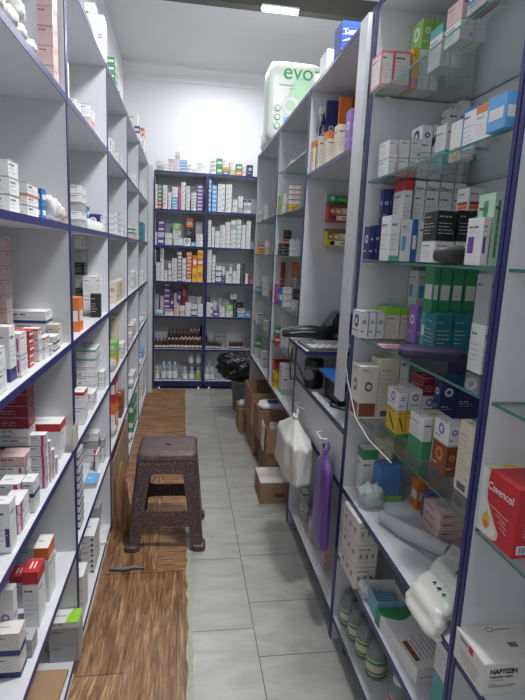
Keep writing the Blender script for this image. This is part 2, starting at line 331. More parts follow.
DATA="""
fl0 -0.277 -0.264 5.215 5.315 2.129 2.245|W W
fl0 -0.26 -0.21 5.215 5.315 2.129 2.212|GY W
fl0 -0.206 -0.172 5.215 5.315 2.129 2.188|W W
fl0 -0.162 -0.098 5.215 5.315 2.129 2.237|W:3 PK
fl0 -0.096 -0.052 5.215 5.315 2.129 2.304|W:4 PK W
fl0 -0.05 0.014 5.215 5.315 2.129 2.236|LB:4
fl0 0.016 0.054 5.215 5.315 2.129 2.194|WO:2
fl0 0.064 0.106 5.215 5.315 2.129 2.161|W
fl0 0.11 0.186 5.215 5.315 2.129 2.229|WG
fr0 0.226 0.234 5.215 5.315 2.129 2.17|W W
fr0 0.238 0.29 5.215 5.315 2.129 2.246|WT:3
fr0 0.296 0.352 5.215 5.315 2.129 2.273|GR:2
fr0 0.358 0.414 5.215 5.315 2.129 2.264|PU YE W@2
fr0 0.42 0.472 5.215 5.315 2.129 2.249|LG W@1.4
fr0 0.484 0.541 5.215 5.315 2.129 2.236|OR GR@1.2
fr0 0.546 0.58 5.215 5.315 2.129 2.211|W W
fr0 0.589 0.648 5.215 5.315 2.129 2.234|NV
fl1 -0.277 -0.256 5.215 5.315 1.779 2.002|W:5
fl1 -0.252 -0.218 5.215 5.315 1.779 1.995|RD:2 GR:4
fl1 -0.206 -0.164 5.215 5.315 1.779 1.998|W WG:3 W
fl1 -0.158 -0.126 5.215 5.315 1.779 1.937|W:4
fl1 -0.12 -0.066 5.215 5.315 1.779 1.986|LB:4 W@4
fl1 -0.06 -0.04 5.215 5.315 1.779 1.988|MG:3
fl1 -0.036 0.005 5.215 5.315 1.779 2.036|W:6
fl1 0.012 0.048 5.215 5.315 1.779 2.002|WP:5
fl1 0.06 0.11 5.215 5.315 1.779 1.95|WT:6
fl1 0.116 0.172 5.215 5.315 1.779 2.019|PU:7
fr1 0.226 0.252 5.215 5.315 1.779 2.079|LB:7
fr1 0.26 0.306 5.215 5.315 1.779 2.027|LB:6
fr1 0.314 0.384 5.215 5.315 1.779 2.041|W:5
fr1 0.392 0.45 5.215 5.315 1.779 2.045|W:6
fr1 0.46 0.51 5.215 5.315 1.779 1.9|W:2
fr1 0.516 0.562 5.215 5.315 1.779 1.94|GY W:2
fr1 0.569 0.641 5.215 5.315 1.779 1.907|W GY W NV@.6
fl2 -0.277 -0.26 5.215 5.315 1.439 1.558|W:3
fl2 -0.256 -0.19 5.215 5.315 1.439 1.513|PU
fl2 -0.182 -0.118 5.215 5.315 1.439 1.555|W:2
fl2 -0.11 -0.104 5.215 5.315 1.439 1.51|W
fl2 -0.096 -0.012 5.215 5.315 1.439 1.512|WG
fl2 -0.005 0.062 5.215 5.315 1.439 1.516|WB
fl2 0.068 0.11 5.215 5.315 1.439 1.481|LB
fl2 0.114 0.182 5.215 5.315 1.439 1.56|WG:2
fl2 -0.256 -0.192 5.33 5.43 1.439 1.689|PU W PU:2
fl2 -0.114 -0.032 5.33 5.43 1.439 1.658|LG W LG
fl2 0.018 0.085 5.33 5.43 1.439 1.713|BK BK OR
fl2 0.11 0.18 5.33 5.43 1.439 1.679|GY:3
fr2 0.226 0.26 5.215 5.315 1.439 1.697|W:7
fr2 0.266 0.294 5.215 5.315 1.439 1.633|W:5
fr2 0.3 0.344 5.215 5.315 1.439 1.597|W:3
fr2 0.348 0.396 5.215 5.315 1.439 1.657|W WP WG W:3
fr2 0.398 0.446 5.215 5.315 1.439 1.688|W:6
fr2 0.45 0.503 5.215 5.315 1.439 1.71|W:4 GY W
fr2 0.506 0.552 5.215 5.315 1.439 1.717|W:6
fr2 0.556 0.598 5.215 5.315 1.439 1.715|W:5 BK
fr2 0.602 0.648 5.215 5.315 1.439 1.708|W:7
fl3 -0.277 -0.27 5.215 5.315 1.095 1.397|BK GY
fl3 -0.266 -0.23 5.215 5.315 1.095 1.274|W:4
fl3 -0.226 -0.192 5.215 5.315 1.095 1.41|W:2 GY
fl3 -0.188 -0.156 5.215 5.315 1.095 1.2|W
fl3 -0.15 -0.118 5.215 5.315 1.095 1.279|WT:3
fl3 -0.112 -0.066 5.215 5.315 1.095 1.319|WP:6
fl3 -0.06 -0.022 5.215 5.315 1.095 1.379|WN:8
fl3 -0.016 0.022 5.215 5.315 1.095 1.323|W:4
fl3 0.026 0.076 5.215 5.315 1.095 1.383|WR RD OR:6
fl3 0.084 0.128 5.215 5.315 1.095 1.356|YE@3 OR@3
fl3 0.132 0.188 5.215 5.315 1.095 1.407|YE@2 OR YE
fr3 0.226 0.272 5.215 5.315 1.095 1.418|W:10
fr3 0.278 0.308 5.215 5.315 1.095 1.364|W:7
fr3 0.314 0.372 5.215 5.315 1.095 1.259|WN:3
fr3 0.378 0.408 5.215 5.315 1.095 1.252|NV:2 W:2
fr3 0.414 0.446 5.215 5.315 1.095 1.214|W:2
fr3 0.448 0.476 5.215 5.315 1.095 1.274|WT:2
fr3 0.482 0.52 5.215 5.315 1.095 1.216|W:2
fr3 0.522 0.558 5.215 5.315 1.095 1.287|W:4
fr3 0.562 0.602 5.215 5.315 1.095 1.289|BK:4
fr3 0.609 0.639 5.215 5.315 1.095 1.192|W
fr3 0.644 0.669 5.215 5.315 1.095 1.183|DR
fl4 -0.176 -0.094 5.215 5.315 0.754 0.808|WR
fl4 -0.088 -0.04 5.215 5.315 0.754 0.87|PK:3
fl4 -0.034 0.017 5.215 5.315 0.754 0.852|PK W
fl4 0.022 0.074 5.215 5.315 0.754 0.883|W:2
fl4 0.08 0.14 5.215 5.315 0.754 0.865|WN:2
fl4 0.144 0.198 5.215 5.315 0.754 0.877|W:3
fl4 -0.277 -0.242 5.34 5.44 0.754 0.952|GY:2
fl4 -0.23 -0.194 5.34 5.44 0.754 0.934|PK:2
fl4 -0.192 -0.132 5.34 5.44 0.754 1.074|PU:6
fl4 -0.128 -0.098 5.34 5.44 0.754 0.998|PU:2 BK
fl4 -0.094 -0.062 5.34 5.44 0.754 0.969|W PK
fl4 -0.058 -0.022 5.34 5.44 0.754 0.99|PU:2
fl4 -0.012 0.044 5.34 5.44 0.754 1.063|DR:2
fl4 0.05 0.134 5.34 5.44 0.754 0.944|GY:2
fl4 0.14 0.19 5.34 5.44 0.754 0.936|W:2
fr4 0.234 0.296 5.215 5.315 0.754 0.89|WK:2
fr4 0.302 0.358 5.215 5.315 0.754 0.811|PU
fr4 0.362 0.418 5.215 5.315 0.754 0.853|W:2
fr4 0.424 0.498 5.215 5.315 0.754 0.876|WG LG
fr4 0.502 0.539 5.215 5.315 0.754 0.898|BK:2
fr4 0.544 0.622 5.215 5.315 0.754 0.839|LB WO
fr4 0.626 0.678 5.215 5.315 0.754 0.82|LB
fr4 0.238 0.278 5.34 5.44 0.754 0.929|GY BK
fr4 0.304 0.344 5.34 5.44 0.754 0.9|W:2
fr4 0.348 0.396 5.34 5.44 0.754 0.932|GY:2
fr4 0.4 0.474 5.34 5.44 0.754 0.914|NV GY
fr4 0.478 0.544 5.34 5.44 0.754 0.978|BK W BK W
fr4 0.552 0.614 5.34 5.44 0.754 0.887|BK
l11 -0.389 -0.349 1.565 1.621 1.819 2.058|PK:5
l12 -0.395 -0.355 1.169 1.235 1.461 1.567|WG:3
l12 -0.395 -0.355 1.295 1.388 1.461 1.536|W WO W
l12 -0.4 -0.36 1.439 1.484 1.461 1.539|BL:2
l13 -0.4 -0.36 1.144 1.183 1.106 1.225|WN
l13 -0.39 -0.35 1.038 1.088 1.106 1.197|W:2
l13 -0.392 -0.352 1.189 1.24 1.106 1.203|W:2
l13 -0.4 -0.36 1.281 1.322 1.106 1.196|RD:5
l13 -0.397 -0.357 1.355 1.387 1.106 1.19|W:2 WO
l13 -0.392 -0.352 1.388 1.434 1.106 1.162|W WO
l13 -0.388 -0.348 1.435 1.463 1.106 1.135|WP:2
l13 -0.39 -0.35 1.485 1.549 1.106 1.148|WN:2
l13 -0.51 -0.47 1.487 1.536 1.106 1.415|PK:8
l13 -0.507 -0.39 1.565 1.64 1.106 1.207|W:2 WN
l13 -0.389 -0.358 1.565 1.614 1.106 1.17|CR
l14 -0.506 -0.425 1.477 1.548 0.759 1.085|W WN:2 W@.8 DR:6
l14 -0.387 -0.347 1.056 1.096 0.759 0.87|WK
l14 -0.425 -0.375 1.216 1.272 0.759 0.84|W WP@.8 WM
l14 -0.392 -0.352 1.131 1.21 0.759 0.829|WM:3
l14 -0.483 -0.415 1.392 1.463 0.759 0.836|W W PK
l14 -0.454 -0.36 1.565 1.64 0.759 0.869|WR
l14 -0.392 -0.352 1.362 1.392 0.759 0.908|WM:5
l14 -0.39 -0.35 1.397 1.418 0.759 0.876|WM:3
l14 -0.388 -0.348 1.423 1.445 0.759 0.842|WM:2
l14 -0.386 -0.346 1.45 1.473 0.759 0.808|WM
l14 -0.374 -0.346 1.228 1.279 0.759 0.839|W WN
l15 -0.4 -0.36 1.385 1.46 0.404 0.57|WO
l15 -0.4 -0.36 1.282 1.347 0.404 0.565|RDL
l15 -0.46 -0.42 1.365 1.418 0.404 0.501|RDL
l15 -0.425 -0.385 1.167 1.195 0.404 0.596|WP
l15 -0.49 -0.45 1.56 1.591 0.404 0.467|GY
l15 -0.418 -0.36 1.117 1.166 0.404 0.518|WBB:2
l15 -0.384 -0.35 1.176 1.224 0.404 0.452|GY:2
l16 -0.415 -0.32 1.565 1.635 0.049 0.194|GY GY LIME@.35
l21 -0.4 -0.36 1.925 1.996 1.819 1.881|W:2
l21 -0.39 -0.35 2.115 2.228 1.819 1.912|PK W
l22 -0.4 -0.36 1.966 2.063 1.461 1.608|GY W GY W:2
l22 -0.42 -0.38 2.191 2.259 1.461 1.553|BL:2
l22 -0.417 -0.359 2.375 2.45 1.461 1.536|NV
l22 -0.358 -0.337 2.375 2.45 1.461 1.529|W:2
l23 -0.468 -0.426 2.375 2.45 1.106 1.44|NV BK GY BK GY W
l23 -0.425 -0.37 2.319 2.45 1.106 1.27|W:2
l23 -0.392 -0.352 1.848 1.92 1.106 1.223|OR
l23 -0.383 -0.343 2.244 2.287 1.106 1.204|BK
l24 -0.454 -0.375 2.296 2.45 0.759 0.956|W W W WT:2
l24 -0.388 -0.348 1.883 1.962 0.759 0.881|W WR
l24 -0.388 -0.348 2.069 2.164 0.759 0.822|W WP
l25 -0.478 -0.38 2.375 2.45 0.404 0.545|W:2 GY WP
l25 -0.379 -0.37 2.277 2.448 0.404 0.482|W WO
l25 -0.396 -0.348 2.106 2.209 0.404 0.427|W:3 LB
l25 -0.39 -0.35 1.774 1.854 0.404 0.696|WN:10
l26 -0.402 -0.35 2.05 2.201 0.049 0.218|WK:7
l26 -0.385 -0.345 1.78 1.876 0.049 0.212|W:3
l31 -0.39 -0.35 2.715 2.828 1.819 1.913|W:2
l31 -0.39 -0.35 2.969 3.129 1.819 1.893|WG:3
l32 -0.39 -0.35 2.888 3.114 1.461 1.58|W:4
l33 -0.39 -0.35 2.846 3.199 1.106 1.218|CRR
l34 -0.428 -0.387 3.185 3.26 0.759 0.994|CR:2
l34 -0.39 -0.35 2.807 2.937 0.759 0.897|YE LG
l35 -0.39 -0.35 2.778 2.884 0.404 0.738|OR RD
l35 -0.427 -0.387 3.185 3.26 0.404 0.562|GY:2
l35 -0.386 -0.35 3.041 3.198 0.404 0.539|BR
l41 -0.39 -0.35 3.771 3.997 1.819 1.917|W:2
l42 -0.39 -0.35 3.802 3.996 1.461 1.569|PK GR W
l42 -0.386 -0.346 3.997 4.07 1.461 1.543|PK W
l43 -0.39 -0.35 3.798 4.07 1.106 1.232|W:2
l44 -0.39 -0.35 3.755 3.993 0.759 0.853|WR W WR
l44 -0.39 -0.35 3.993 4.07 0.759 0.864|W:2
l45 -0.39 -0.35 3.75 3.991 0.404 0.488|W:3
l45 -0.39 -0.35 3.991 4.07 0.404 0.461|PK W
l46 -0.39 -0.35 3.785 4.07 0.049 0.283|GR:2
l51 -0.39 -0.35 4.598 4.764 1.819 1.956|W:2
l52 -0.39 -0.35 4.618 4.895 1.461 1.617|TE:2
l53 -0.39 -0.35 4.628 4.912 1.106 1.198|W:3
l54 -0.39 -0.35 4.639 4.93 0.759 0.779|WR W
l55 -0.39 -0.35 4.646 4.941 0.404 0.491|W LB
l56 -0.39 -0.35 4.651 4.949 0.049 0.307|WG W
l10 -0.4 -0.36 2.325 2.388 2.165 2.335|W
l10 -0.4 -0.36 2.565 2.658 2.165 2.388|WP
l10 -0.4 -0.36 2.932 3.036 2.165 2.342|GR:5
l10 -0.4 -0.36 3.141 3.286 2.165 2.296|W:2
l10 -0.485 -0.4 4.709 4.856 2.165 2.5|CR W
l10 -0.395 -0.35 4.342 4.536 2.165 2.323|PU W PU
l10 -0.4 -0.36 4.886 5.03 2.165 2.425|PK W:2 OR
l10 -0.359 -0.339 4.955 5.03 2.165 2.24|W:2
l24 -0.374 -0.35 2.375 2.45 0.759 0.84|W:3
l25 -0.369 -0.354 2.375 2.45 0.404 0.515|W:2 GY
l26 -0.426 -0.38 2.375 2.45 0.049 0.175|W GY
l32 -0.385 -0.345 3.115 3.219 1.461 1.518|W WP
l34 -0.385 -0.345 3.086 3.219 0.759 0.842|W:2 WG
l44 -0.385 -0.345 3.594 3.701 0.759 0.821|PK W
l51 -0.39 -0.35 4.934 5.03 1.819 1.912|W:2
l52 -0.385 -0.345 4.955 5.03 1.461 1.546|W WP
l53 -0.384 -0.344 4.955 5.03 1.106 1.148|WR W
l54 -0.383 -0.343 4.955 5.03 0.759 0.794|W:3
l55 -0.382 -0.342 4.955 5.03 0.404 0.45|WT W
l13 -0.392 -0.352 1.006 1.037 1.106 1.191|W:2
l15 -0.436 -0.396 1.565 1.626 0.404 0.42|W
l12 -0.4 -0.36 1.565 1.639 1.461 1.51|W:2
cf 0.592 0.692 2.97 3.08 0.5687 0.745|GP@1.5 W@4 W@3
ca 0.57 0.614 2.9 2.97 1.893 1.906|GP
cb 0.57 0.588 3.2 3.27 1.638 1.752|LG
cb 0.575 0.608 3.1 3.17 1.638 1.754|W:2
cb 0.575 0.638 2.93 3 1.638 1.785|YE@1.5 WR:4
cc 0.57 0.634 3.13 3.2 1.393 1.468|BK BK
cc 0.603 0.652 2.95 3.02 1.393 1.489|W:3
cc 0.611 0.655 3.23 3.27 1.393 1.55|BK OR BK
cd 0.574 0.59 3.2 3.27 1.098 1.218|MG
cd 0.576 0.6 3.1 3.17 1.098 1.2|BL
cd 0.575 0.628 2.95 3.02 1.098 1.211|W:3
cd 0.602 0.635 2.8 2.87 1.098 1.217|W BK
cd 0.607 0.629 3.24 3.28 1.098 1.353|DR
cd 0.684 0.712 3.24 3.28 1.098 1.357|OR
ce 0.572 0.606 3.15 3.22 0.85 0.955|RD GR
ce 0.585 0.634 3 3.07 0.85 0.953|W:2
ce 0.607 0.644 2.85 2.92 0.85 0.96|CR W
db 0.57 0.596 4.08 4.15 1.638 1.743|CR W
db 0.57 0.594 3.8 3.87 1.638 1.749|W:2
dc 0.57 0.628 4.08 4.15 1.393 1.465|YE OR
dc 0.573 0.598 3.7 3.77 1.393 1.495|PK W
dd 0.58 0.612 4.1 4.17 1.098 1.185|LB W
dd 0.575 0.618 3.75 3.82 1.098 1.234|W:3
de 0.58 0.636 4.05 4.12 0.85 0.929|W WR
de 0.588 0.616 3.7 3.77 0.85 0.92|W:2
dg 0.585 0.635 4.1 4.17 0.568 0.728|W GR
dg 0.588 0.63 3.75 3.82 0.568 0.68|W:2
na 0.57 0.58 2.4 2.46 1.775 1.909|CRO
na 0.582 0.616 2.36 2.42 1.775 1.92|CR
na 0.577 0.618 2.2 2.26 1.775 1.908|CRO
na 0.573 0.61 2.03 2.09 1.775 1.897|CR
na 0.57 0.604 1.87 1.93 1.775 1.913|PUL
na 0.598 0.633 2.435 2.475 1.775 2.064|W WV@2
na 0.636 0.686 2.435 2.475 1.775 2.093|W@1.2 NV@2
na 0.693 0.746 2.435 2.475 1.775 2.111|YE@.8 OR@2
na 0.752 0.776 2.435 2.475 1.775 2.119|OR
na 0.62 0.667 2.405 2.426 1.775 2.083|NV
na 0.66 0.707 2.342 2.366 1.775 2.082|OR
nb 0.62 0.655 2.405 2.48 0.098 0.205|WT:2
nb 0.6 0.631 2.333 2.373 0.098 0.181|CR W
nb 0.6 0.633 2.15 2.184 0.098 0.2|CR W
nb 0.6 0.63 1.92 1.948 0.098 0.199|PK:3
aa 0.55 0.588 1.55 1.63 1.893 1.987|PKR
aa 0.589 0.641 1.55 1.63 1.893 1.989|PKR
aa 0.644 0.665 1.55 1.63 1.893 2.003|YW
aa 0.666 0.7 1.55 1.63 1.893 2.082|W@1.2 LG@.9
aa 0.702 0.728 1.55 1.63 1.893 2.085|W LG@.6
aa 0.638 0.666 1.36 1.43 1.893 1.995|WT
aa 0.668 0.696 1.36 1.43 1.893 2.003|W
aa 0.603 0.639 1.2 1.27 1.893 1.982|W PK
aa 0.64 0.667 1.2 1.27 1.893 1.99|W
aa 0.564 0.59 1.03 1.1 1.893 1.932|GY BL
aa 0.593 0.614 1.03 1.1 1.893 1.901|W WP
ab 0.577 0.606 1.5 1.58 1.638 1.738|WG WG
ab 0.609 0.639 1.5 1.58 1.638 1.741|WG WG
ab 0.642 0.673 1.5 1.58 1.638 1.743|WG WG
ab 0.674 0.706 1.5 1.58 1.638 1.786|WG WB@1.1
ab 0.707 0.74 1.5 1.58 1.638 1.789|WG WV@1.1
ab 0.676 0.72 1.36 1.42 1.638 1.758|GT
ab 0.638 0.671 1.2 1.26 1.638 1.73|WY
ab 0.608 0.642 1.09 1.15 1.638 1.73|NVW
ab 0.582 0.61 0.99 1.05 1.638 1.711|WO
ab 0.554 0.578 0.9 0.96 1.638 1.7|LBW
ac 0.607 0.63 1.59 1.62 1.396 1.612|NV NV
ac 0.631 0.667 1.58 1.61 1.396 1.613|NV NV
ac 0.634 0.661 1.5 1.579 1.396 1.63|W@1.15 WR@1.5
ac 0.668 0.7 1.5 1.59 1.396 1.63|W@1.15 DERT@1.5
ac 0.702 0.744 1.5 1.59 1.396 1.63|W@1.15 DERT@1.5
ac 0.745 0.788 1.5 1.59 1.396 1.63|W@1.15 DERT@1.5
ac 0.79 0.828 1.5 1.59 1.396 1.63|W@1.15 DERT@1.5
ac 0.55 0.566 1.53 1.58 1.396 1.495|NV
ac 0.567 0.584 1.53 1.58 1.396 1.499|NV
ac 0.586 0.602 1.53 1.58 1.396 1.5|NV
ac 0.55 0.578 1.37 1.44 1.396 1.517|W
ac 0.581 0.612 1.37 1.44 1.396 1.509|WLB
ac 0.613 0.628 1.37 1.44 1.396 1.51|BL
ac 0.63 0.67 1.37 1.44 1.396 1.504|W
ac 0.576 0.624 1.16 1.23 1.396 1.517|W@.95 BK@1.3
ac 0.628 0.665 1.16 1.23 1.396 1.52|W@.95 BK@1.3
ac 0.666 0.69 1.16 1.23 1.396 1.521|W@.95 BK@1.3
ac 0.725 0.767 1.3 1.36 1.396 1.593|W@1.4 MC@1
ac 0.574 0.59 0.96 1.02 1.396 1.489|PW
ac 0.592 0.614 0.96 1.02 1.396 1.536|WGV
ad 0.55 0.576 1.55 1.63 1.151 1.235|WB
ad 0.578 0.602 1.55 1.63 1.151 1.235|WB
ad 0.604 0.63 1.55 1.63 1.151 1.236|WB
ad 0.632 0.68 1.55 1.63 1.151 1.25|LGT
ad 0.682 0.732 1.55 1.63 1.151 1.251|LGT
ad 0.736 0.784 1.57 1.635 1.151 1.368|W@1.3 WLB@1.4
ad 0.798 0.85 1.58 1.62 1.151 1.385|LB
ad 0.696 0.746 1.47 1.53 1.151 1.266|PUL
ad 0.708 0.726 1.405 1.465 1.151 1.385|TN@1.4 GR@1.9
ad 0.728 0.764 1.405 1.465 1.151 1.385|TN@1.4 GR@1.9
ad 0.766 0.801 1.405 1.465 1.151 1.385|TN@1.4 GR@1.9
ad 0.802 0.842 1.405 1.465 1.151 1.385|TN@1.4 GR@1.9
ad 0.686 0.736 1.325 1.395 1.151 1.257|TE
ad 0.738 0.79 1.325 1.395 1.151 1.258|TE
ad 0.792 0.85 1.325 1.395 1.151 1.26|TE
ad 0.668 0.684 1.06 1.12 1.151 1.376|W GY
ab 0.782 0.82 1.57 1.62 1.638 1.855|W:2
ab 0.82 0.85 1.57 1.62 1.638 1.88|W
ae 0.552 0.614 1.52 1.6 0.896 1.066|BRW
ae 0.615 0.68 1.52 1.6 0.896 1.089|CRT
ae 0.684 0.714 1.52 1.6 0.896 1.122|W
ae 0.606 0.633 1.34 1.42 0.896 1.034|YEB@1.3 WP@.9
ae 0.634 0.675 1.34 1.42 0.896 1.04|YEB@1.3 WP@.9
ae 0.676 0.722 1.34 1.42 0.896 1.075|DR@1.3 WP@.9 DR@.9
ae 0.606 0.632 1.18 1.26 0.896 1.008|WGK
ae 0.634 0.684 1.18 1.26 0.896 1.008|CRT
ae 0.697 0.746 1.28 1.32 0.896 1.096|GY NV@1.6
ae 0.747 0.818 1.28 1.35 0.896 1.135|GY@1 NV@2
ae 0.62 0.651 1.08 1.15 0.896 1.026|BR@1.4 WP
ae 0.652 0.682 1.08 1.15 0.896 1.018|WBX
ae 0.616 0.64 0.97 1.03 0.896 1.057|CRT
af 0.603 0.656 1.57 1.625 0.612 0.771|GW
af 0.658 0.708 1.57 1.625 0.612 0.805|CRT
af 0.752 0.789 1.455 1.505 0.612 0.706|OR
af 0.754 0.796 1.38 1.43 0.612 0.695|PUW
af 0.71 0.788 1.23 1.33 0.612 0.717|PK:4
ag 0.55 0.62 1.42 1.57 0.362 0.59|WDT:3
ag 0.597 0.626 0.93 0.99 0.362 0.583|GT
"""
# ------------------------------------------------------------ cartons
# style: body colour, accent colour, pattern, wording
ST={
'W':('white','ink','t','white carton with small print'),'GY':('grey','ink','t','grey carton'),'WG':('white','green','t','white carton with green lettering'),
'WB':('white','navy','o','white carton with navy oval mark'),'WR':('white','red','u','white carton with red band'),'WM':('white','magenta','v','white carton with magenta stripe'),
'WN':('white','navy','b','white carton with navy base'),'WO':('white','orange','u','white carton with orange band'),'WT':('white','tealg','u','white carton with teal band'),
'WP':('white','lilac','o','white carton with lilac emblem'),'WK':('white','ink','k','white carton with dark end label'),'PK':('pink','dred','t','pale pink carton'),
'LB':('lblue','white','m','light blue carton'),'BL':('blue','white','m','blue carton'),'NV':('navy','white','o','navy blue carton'),'PU':('purple','white','m','dark purple carton'),
'RD':('red','white','m','red carton'),'DR':('dred','red','t','dark red carton'),'GR':('green','white','m','green carton'),'LG':('lgreen','white','o','light green carton'),
'YE':('yellow','orange','m','yellow carton'),'OR':('orange','white','m','orange carton'),'BK':('black','grey','t','black carton'),'TE':('teal','lblue','t','dark teal carton'),
'CR':('cream','ink','t','cream carton'),'MG':('magenta','white','t','magenta carton'),'KR':('kraft','brown','t','brown cardboard box'),'BR':('brown','orange','o','brown carton'),
'RDL':('white','red','l','white carton with red top'),'WBB':('offw','navy','b','big off-white carton with blue band'),'LIME':('white','lime','g','white carton with lime green corner'),
'CRR':('cream','red','o','cream carton with red mark'),'GP':('palegreen','white','t','pale green carton'),'CRO':('cream','orange','u','cream carton with orange top'),
'PKR':('offw','hotpink','r','white carton with pink-red outline'),'YW':('yellow','hotpink','b','yellow carton with pink base'),'GT':('white','tealg','h','white carton with teal lower half'),
'WY':('white','yellow','q','white carton with yellow swirl'),'NVW':('white','blue','r','white carton framed in blue'),'LBW':('lblue','white','m','sky blue carton with white panel'),
'WLB':('white','lblue','s','white carton with light blue patch'),'DERT':('white','navy','D','tall white carton lettered in navy'),'MC':('white','orange','x','white carton with rainbow stripes'),
'PW':('white','purple','s','white carton with purple square'),'WGV':('palegreen','green','V','pale carton with upright green wording'),'LGT':('cream','lime','l','cream carton with lime lid and barcode'),
'PUL':('lilac','white','o','lilac carton with white dots'),'TN':('tealg','white','m','sea green carton'),'BRW':('offw','brown','F','white carton with brown picture'),
'CRT':('cream','grey','T','carton side full of small print'),'YEB':('yellow','green','Y','yellow carton with dark pen drawing'),'WGK':('white','green','h','white carton with green lower corner'),
'WBX':('white','navy','A','white carton with navy bands'),'GW':('white','green','g2','white carton with green cap strip'),'PUW':('purple','magenta','b','purple carton with magenta base'),
'WDT':('offw','brown','dots','off-white carton with dark dots'),'WV':('white','navy','z','white carton with navy zigzag'),'DK':('dgrey','white','t','dark grey carton'),'WHT':('white','ink','t','white carton')}
def carton_mesh(w,d,h,st,rng,far=False):
    chip=rng.choice([None,('lblue',(.7,.9,.15,.4)),('orange',(.1,.25,.1,.3)),('tealg',(0,1,0,.12)),('magenta',(.8,.9,.2,.8)),('blue',(.1,.4,.1,.22)),('lgreen',(.65,.92,.12,.3)),('red',(.1,.3,.7,.8)),None])
    body,acc,pat,_=ST[st]; b=MB(); x,y=w/2,d/2
    b.box(-x,x,-y,y,0,h,body,top=acc if pat=='l' else None)
    e=.0005; ink='ink' if body in('white','offw','cream','pink','grey','palegreen','yellow','kraft') else 'offw'
    F={'f':(w,lambda u,v:(-x+u,-y-e,v)),'r':(d,lambda u,v:(x+e,-y+u,v)),'l':(d,lambda u,v:(-x-e,y-u,v))}
    def rect(f,a,c,p,q,k,lift=0):   # fractions
        L,fn=F[f]; P=[fn(L*a,h*p),fn(L*c,h*p),fn(L*c,h*q),fn(L*a,h*q)]
        if lift:
            n={'f':(0,-1,0),'r':(1,0,0),'l':(-1,0,0)}[f]; P=[tuple(p_[i]+n[i]*lift for i in range(3)) for p_ in P]
        b.face(P,k)
    for f in 'frl':
        L=F[f][0]; side=f!='f'
        tx0,tx1,ty0,ty1=.1,.9,.2,.85
        if pat=='b': rect(f,0,1,0,.24,acc); ty0=.34
        elif pat in('u','l','g2'): rect(f,0,1,.78,1,acc); ty1=.7
        elif pat=='m': rect(f,.12,.88,.3,.62,acc); ty0,ty1=.36,.56; tx0,tx1=.2,.8
        elif pat=='v': rect(f,.72 if not side else .1,.9 if not side else .3,0,1,acc); tx1=.65
        elif pat=='h': rect(f,0,1,0,.45,acc); ty0=.5
        elif pat=='k':
            if not side: rect(f,.72,.94,.12,.5,'navy')
        elif pat=='r':
            for a,c,p,q in((0,.08,0,1),(.92,1,0,1),(.08,.92,.0,.07),(.08,.92,.93,1)): rect(f,a,c,p,q,acc)
        elif pat in('o','q','F'):
            n=14;r=min(L,h)*.26;cx=L*.5;cy=h*(.62 if pat!='q' else .2);fn=F[f][1]
            b.face([fn(cx+r*math.cos(2*PI*i/n)*(1 if pat!='F' else .8),cy+r*math.sin(2*PI*i/n)) for i in range(n)],acc)
            b.face([tuple(q_+ (n_*.0003) for q_,n_ in zip(fn(cx+r*.5*math.cos(2*PI*i/n),cy+r*.5*math.sin(2*PI*i/n)),{'f':(0,-1,0),'r':(1,0,0),'l':(-1,0,0)}[f])) for i in range(n)],body)
            if pat=='F': rect(f,.05,.95,.04,.3,acc); ty0,ty1=.86,.95
            else: ty1=.32
        elif pat=='s': rect(f,.12,.5,.25,.6,acc); ty0=.66
        elif pat=='x':
            for i,kk in enumerate(('green','yellow','orange','red')): rect(f,.1,.9,.1+.12*i,.2+.12*i,kk)
            ty0=.65
        elif pat=='D': rect(f,.0,.03,0,1,'grey'); ty1=.66
        elif pat=='V': rect(f,.35,.62,.12,.9,acc)
        elif pat=='T': rect(f,.2,.8,.04,.14,'ink')
        elif pat=='Y':
            fn=F[f][1]; b.face([fn(L*.2,h*.75),fn(L*.32,h*.8),fn(L*.8,h*.3),fn(L*.72,h*.24)],'black'); rect(f,0,1,0,.16,acc); ty0,ty1=.84,.94
        elif pat=='A': rect(f,0,1,.86,1,acc); rect(f,0,1,.5,.64,acc); ty0,ty1=.08,.44
        elif pat=='dots':
            for i in range(3): rect(f,.15+.3*i,.25+.3*i,.4,.6,'dgrey')
        elif pat=='z':
            fn=F[f][1]; b.face([fn(0,h*.2),fn(L*.5,h*.6),fn(L,h*.2),fn(L,h*.5),fn(L*.5,h*.9),fn(0,h*.5)],acc)
        elif pat=='g':
            pass
        if pat=='t' and body=='white' and not side and chip:
            c=chip; q_=(i0:=c[1]); rect(f,*q_,c[0])
            if q_[3]>.9: ty1=.62
        if h<.09: rect(f,0,1,1-.0016/h,1,'grey',.0002); rect(f,0,1,0,.0008/h,'dgrey',.0002)  # thin dark strips paint the shadow line between stacked cartons
        # printed wording: rows of short dashes, a bold title first
        rowh=max(.006,(ty1-ty0)*h/ (9 if pat=='T' else 6)); n=max(1,min(10,int((ty1-ty0)*h/rowh)))
        if L<.012 or h<.010: continue
        for i in range(n):
            zc=ty1-(i+.5)*(ty1-ty0)/n; hh=(.20 if i==0 and pat!='T' else .085)*(ty1-ty0)/n*(1.5 if far else 1)
            if i==1 and n>3 and pat!='T': continue
            kk=(acc if pat=='t' and acc!='ink' else ink) if i==0 else (('grey' if far else 'soft') if ink=='ink' else ink)
            if pat=='D' : kk='navy' if i==0 else 'grey'
            end=tx0+(tx1-tx0)*rng.uniform(.45,.8) if i==0 else tx0+(tx1-tx0)*rng.uniform(.5,1)
            u=tx0
            while u<end-.03:
                wl=min(rng.uniform(.14,.34),end-u); rect(f,u,u+wl,zc-hh,zc+hh,kk,.0003); u+=wl+.05
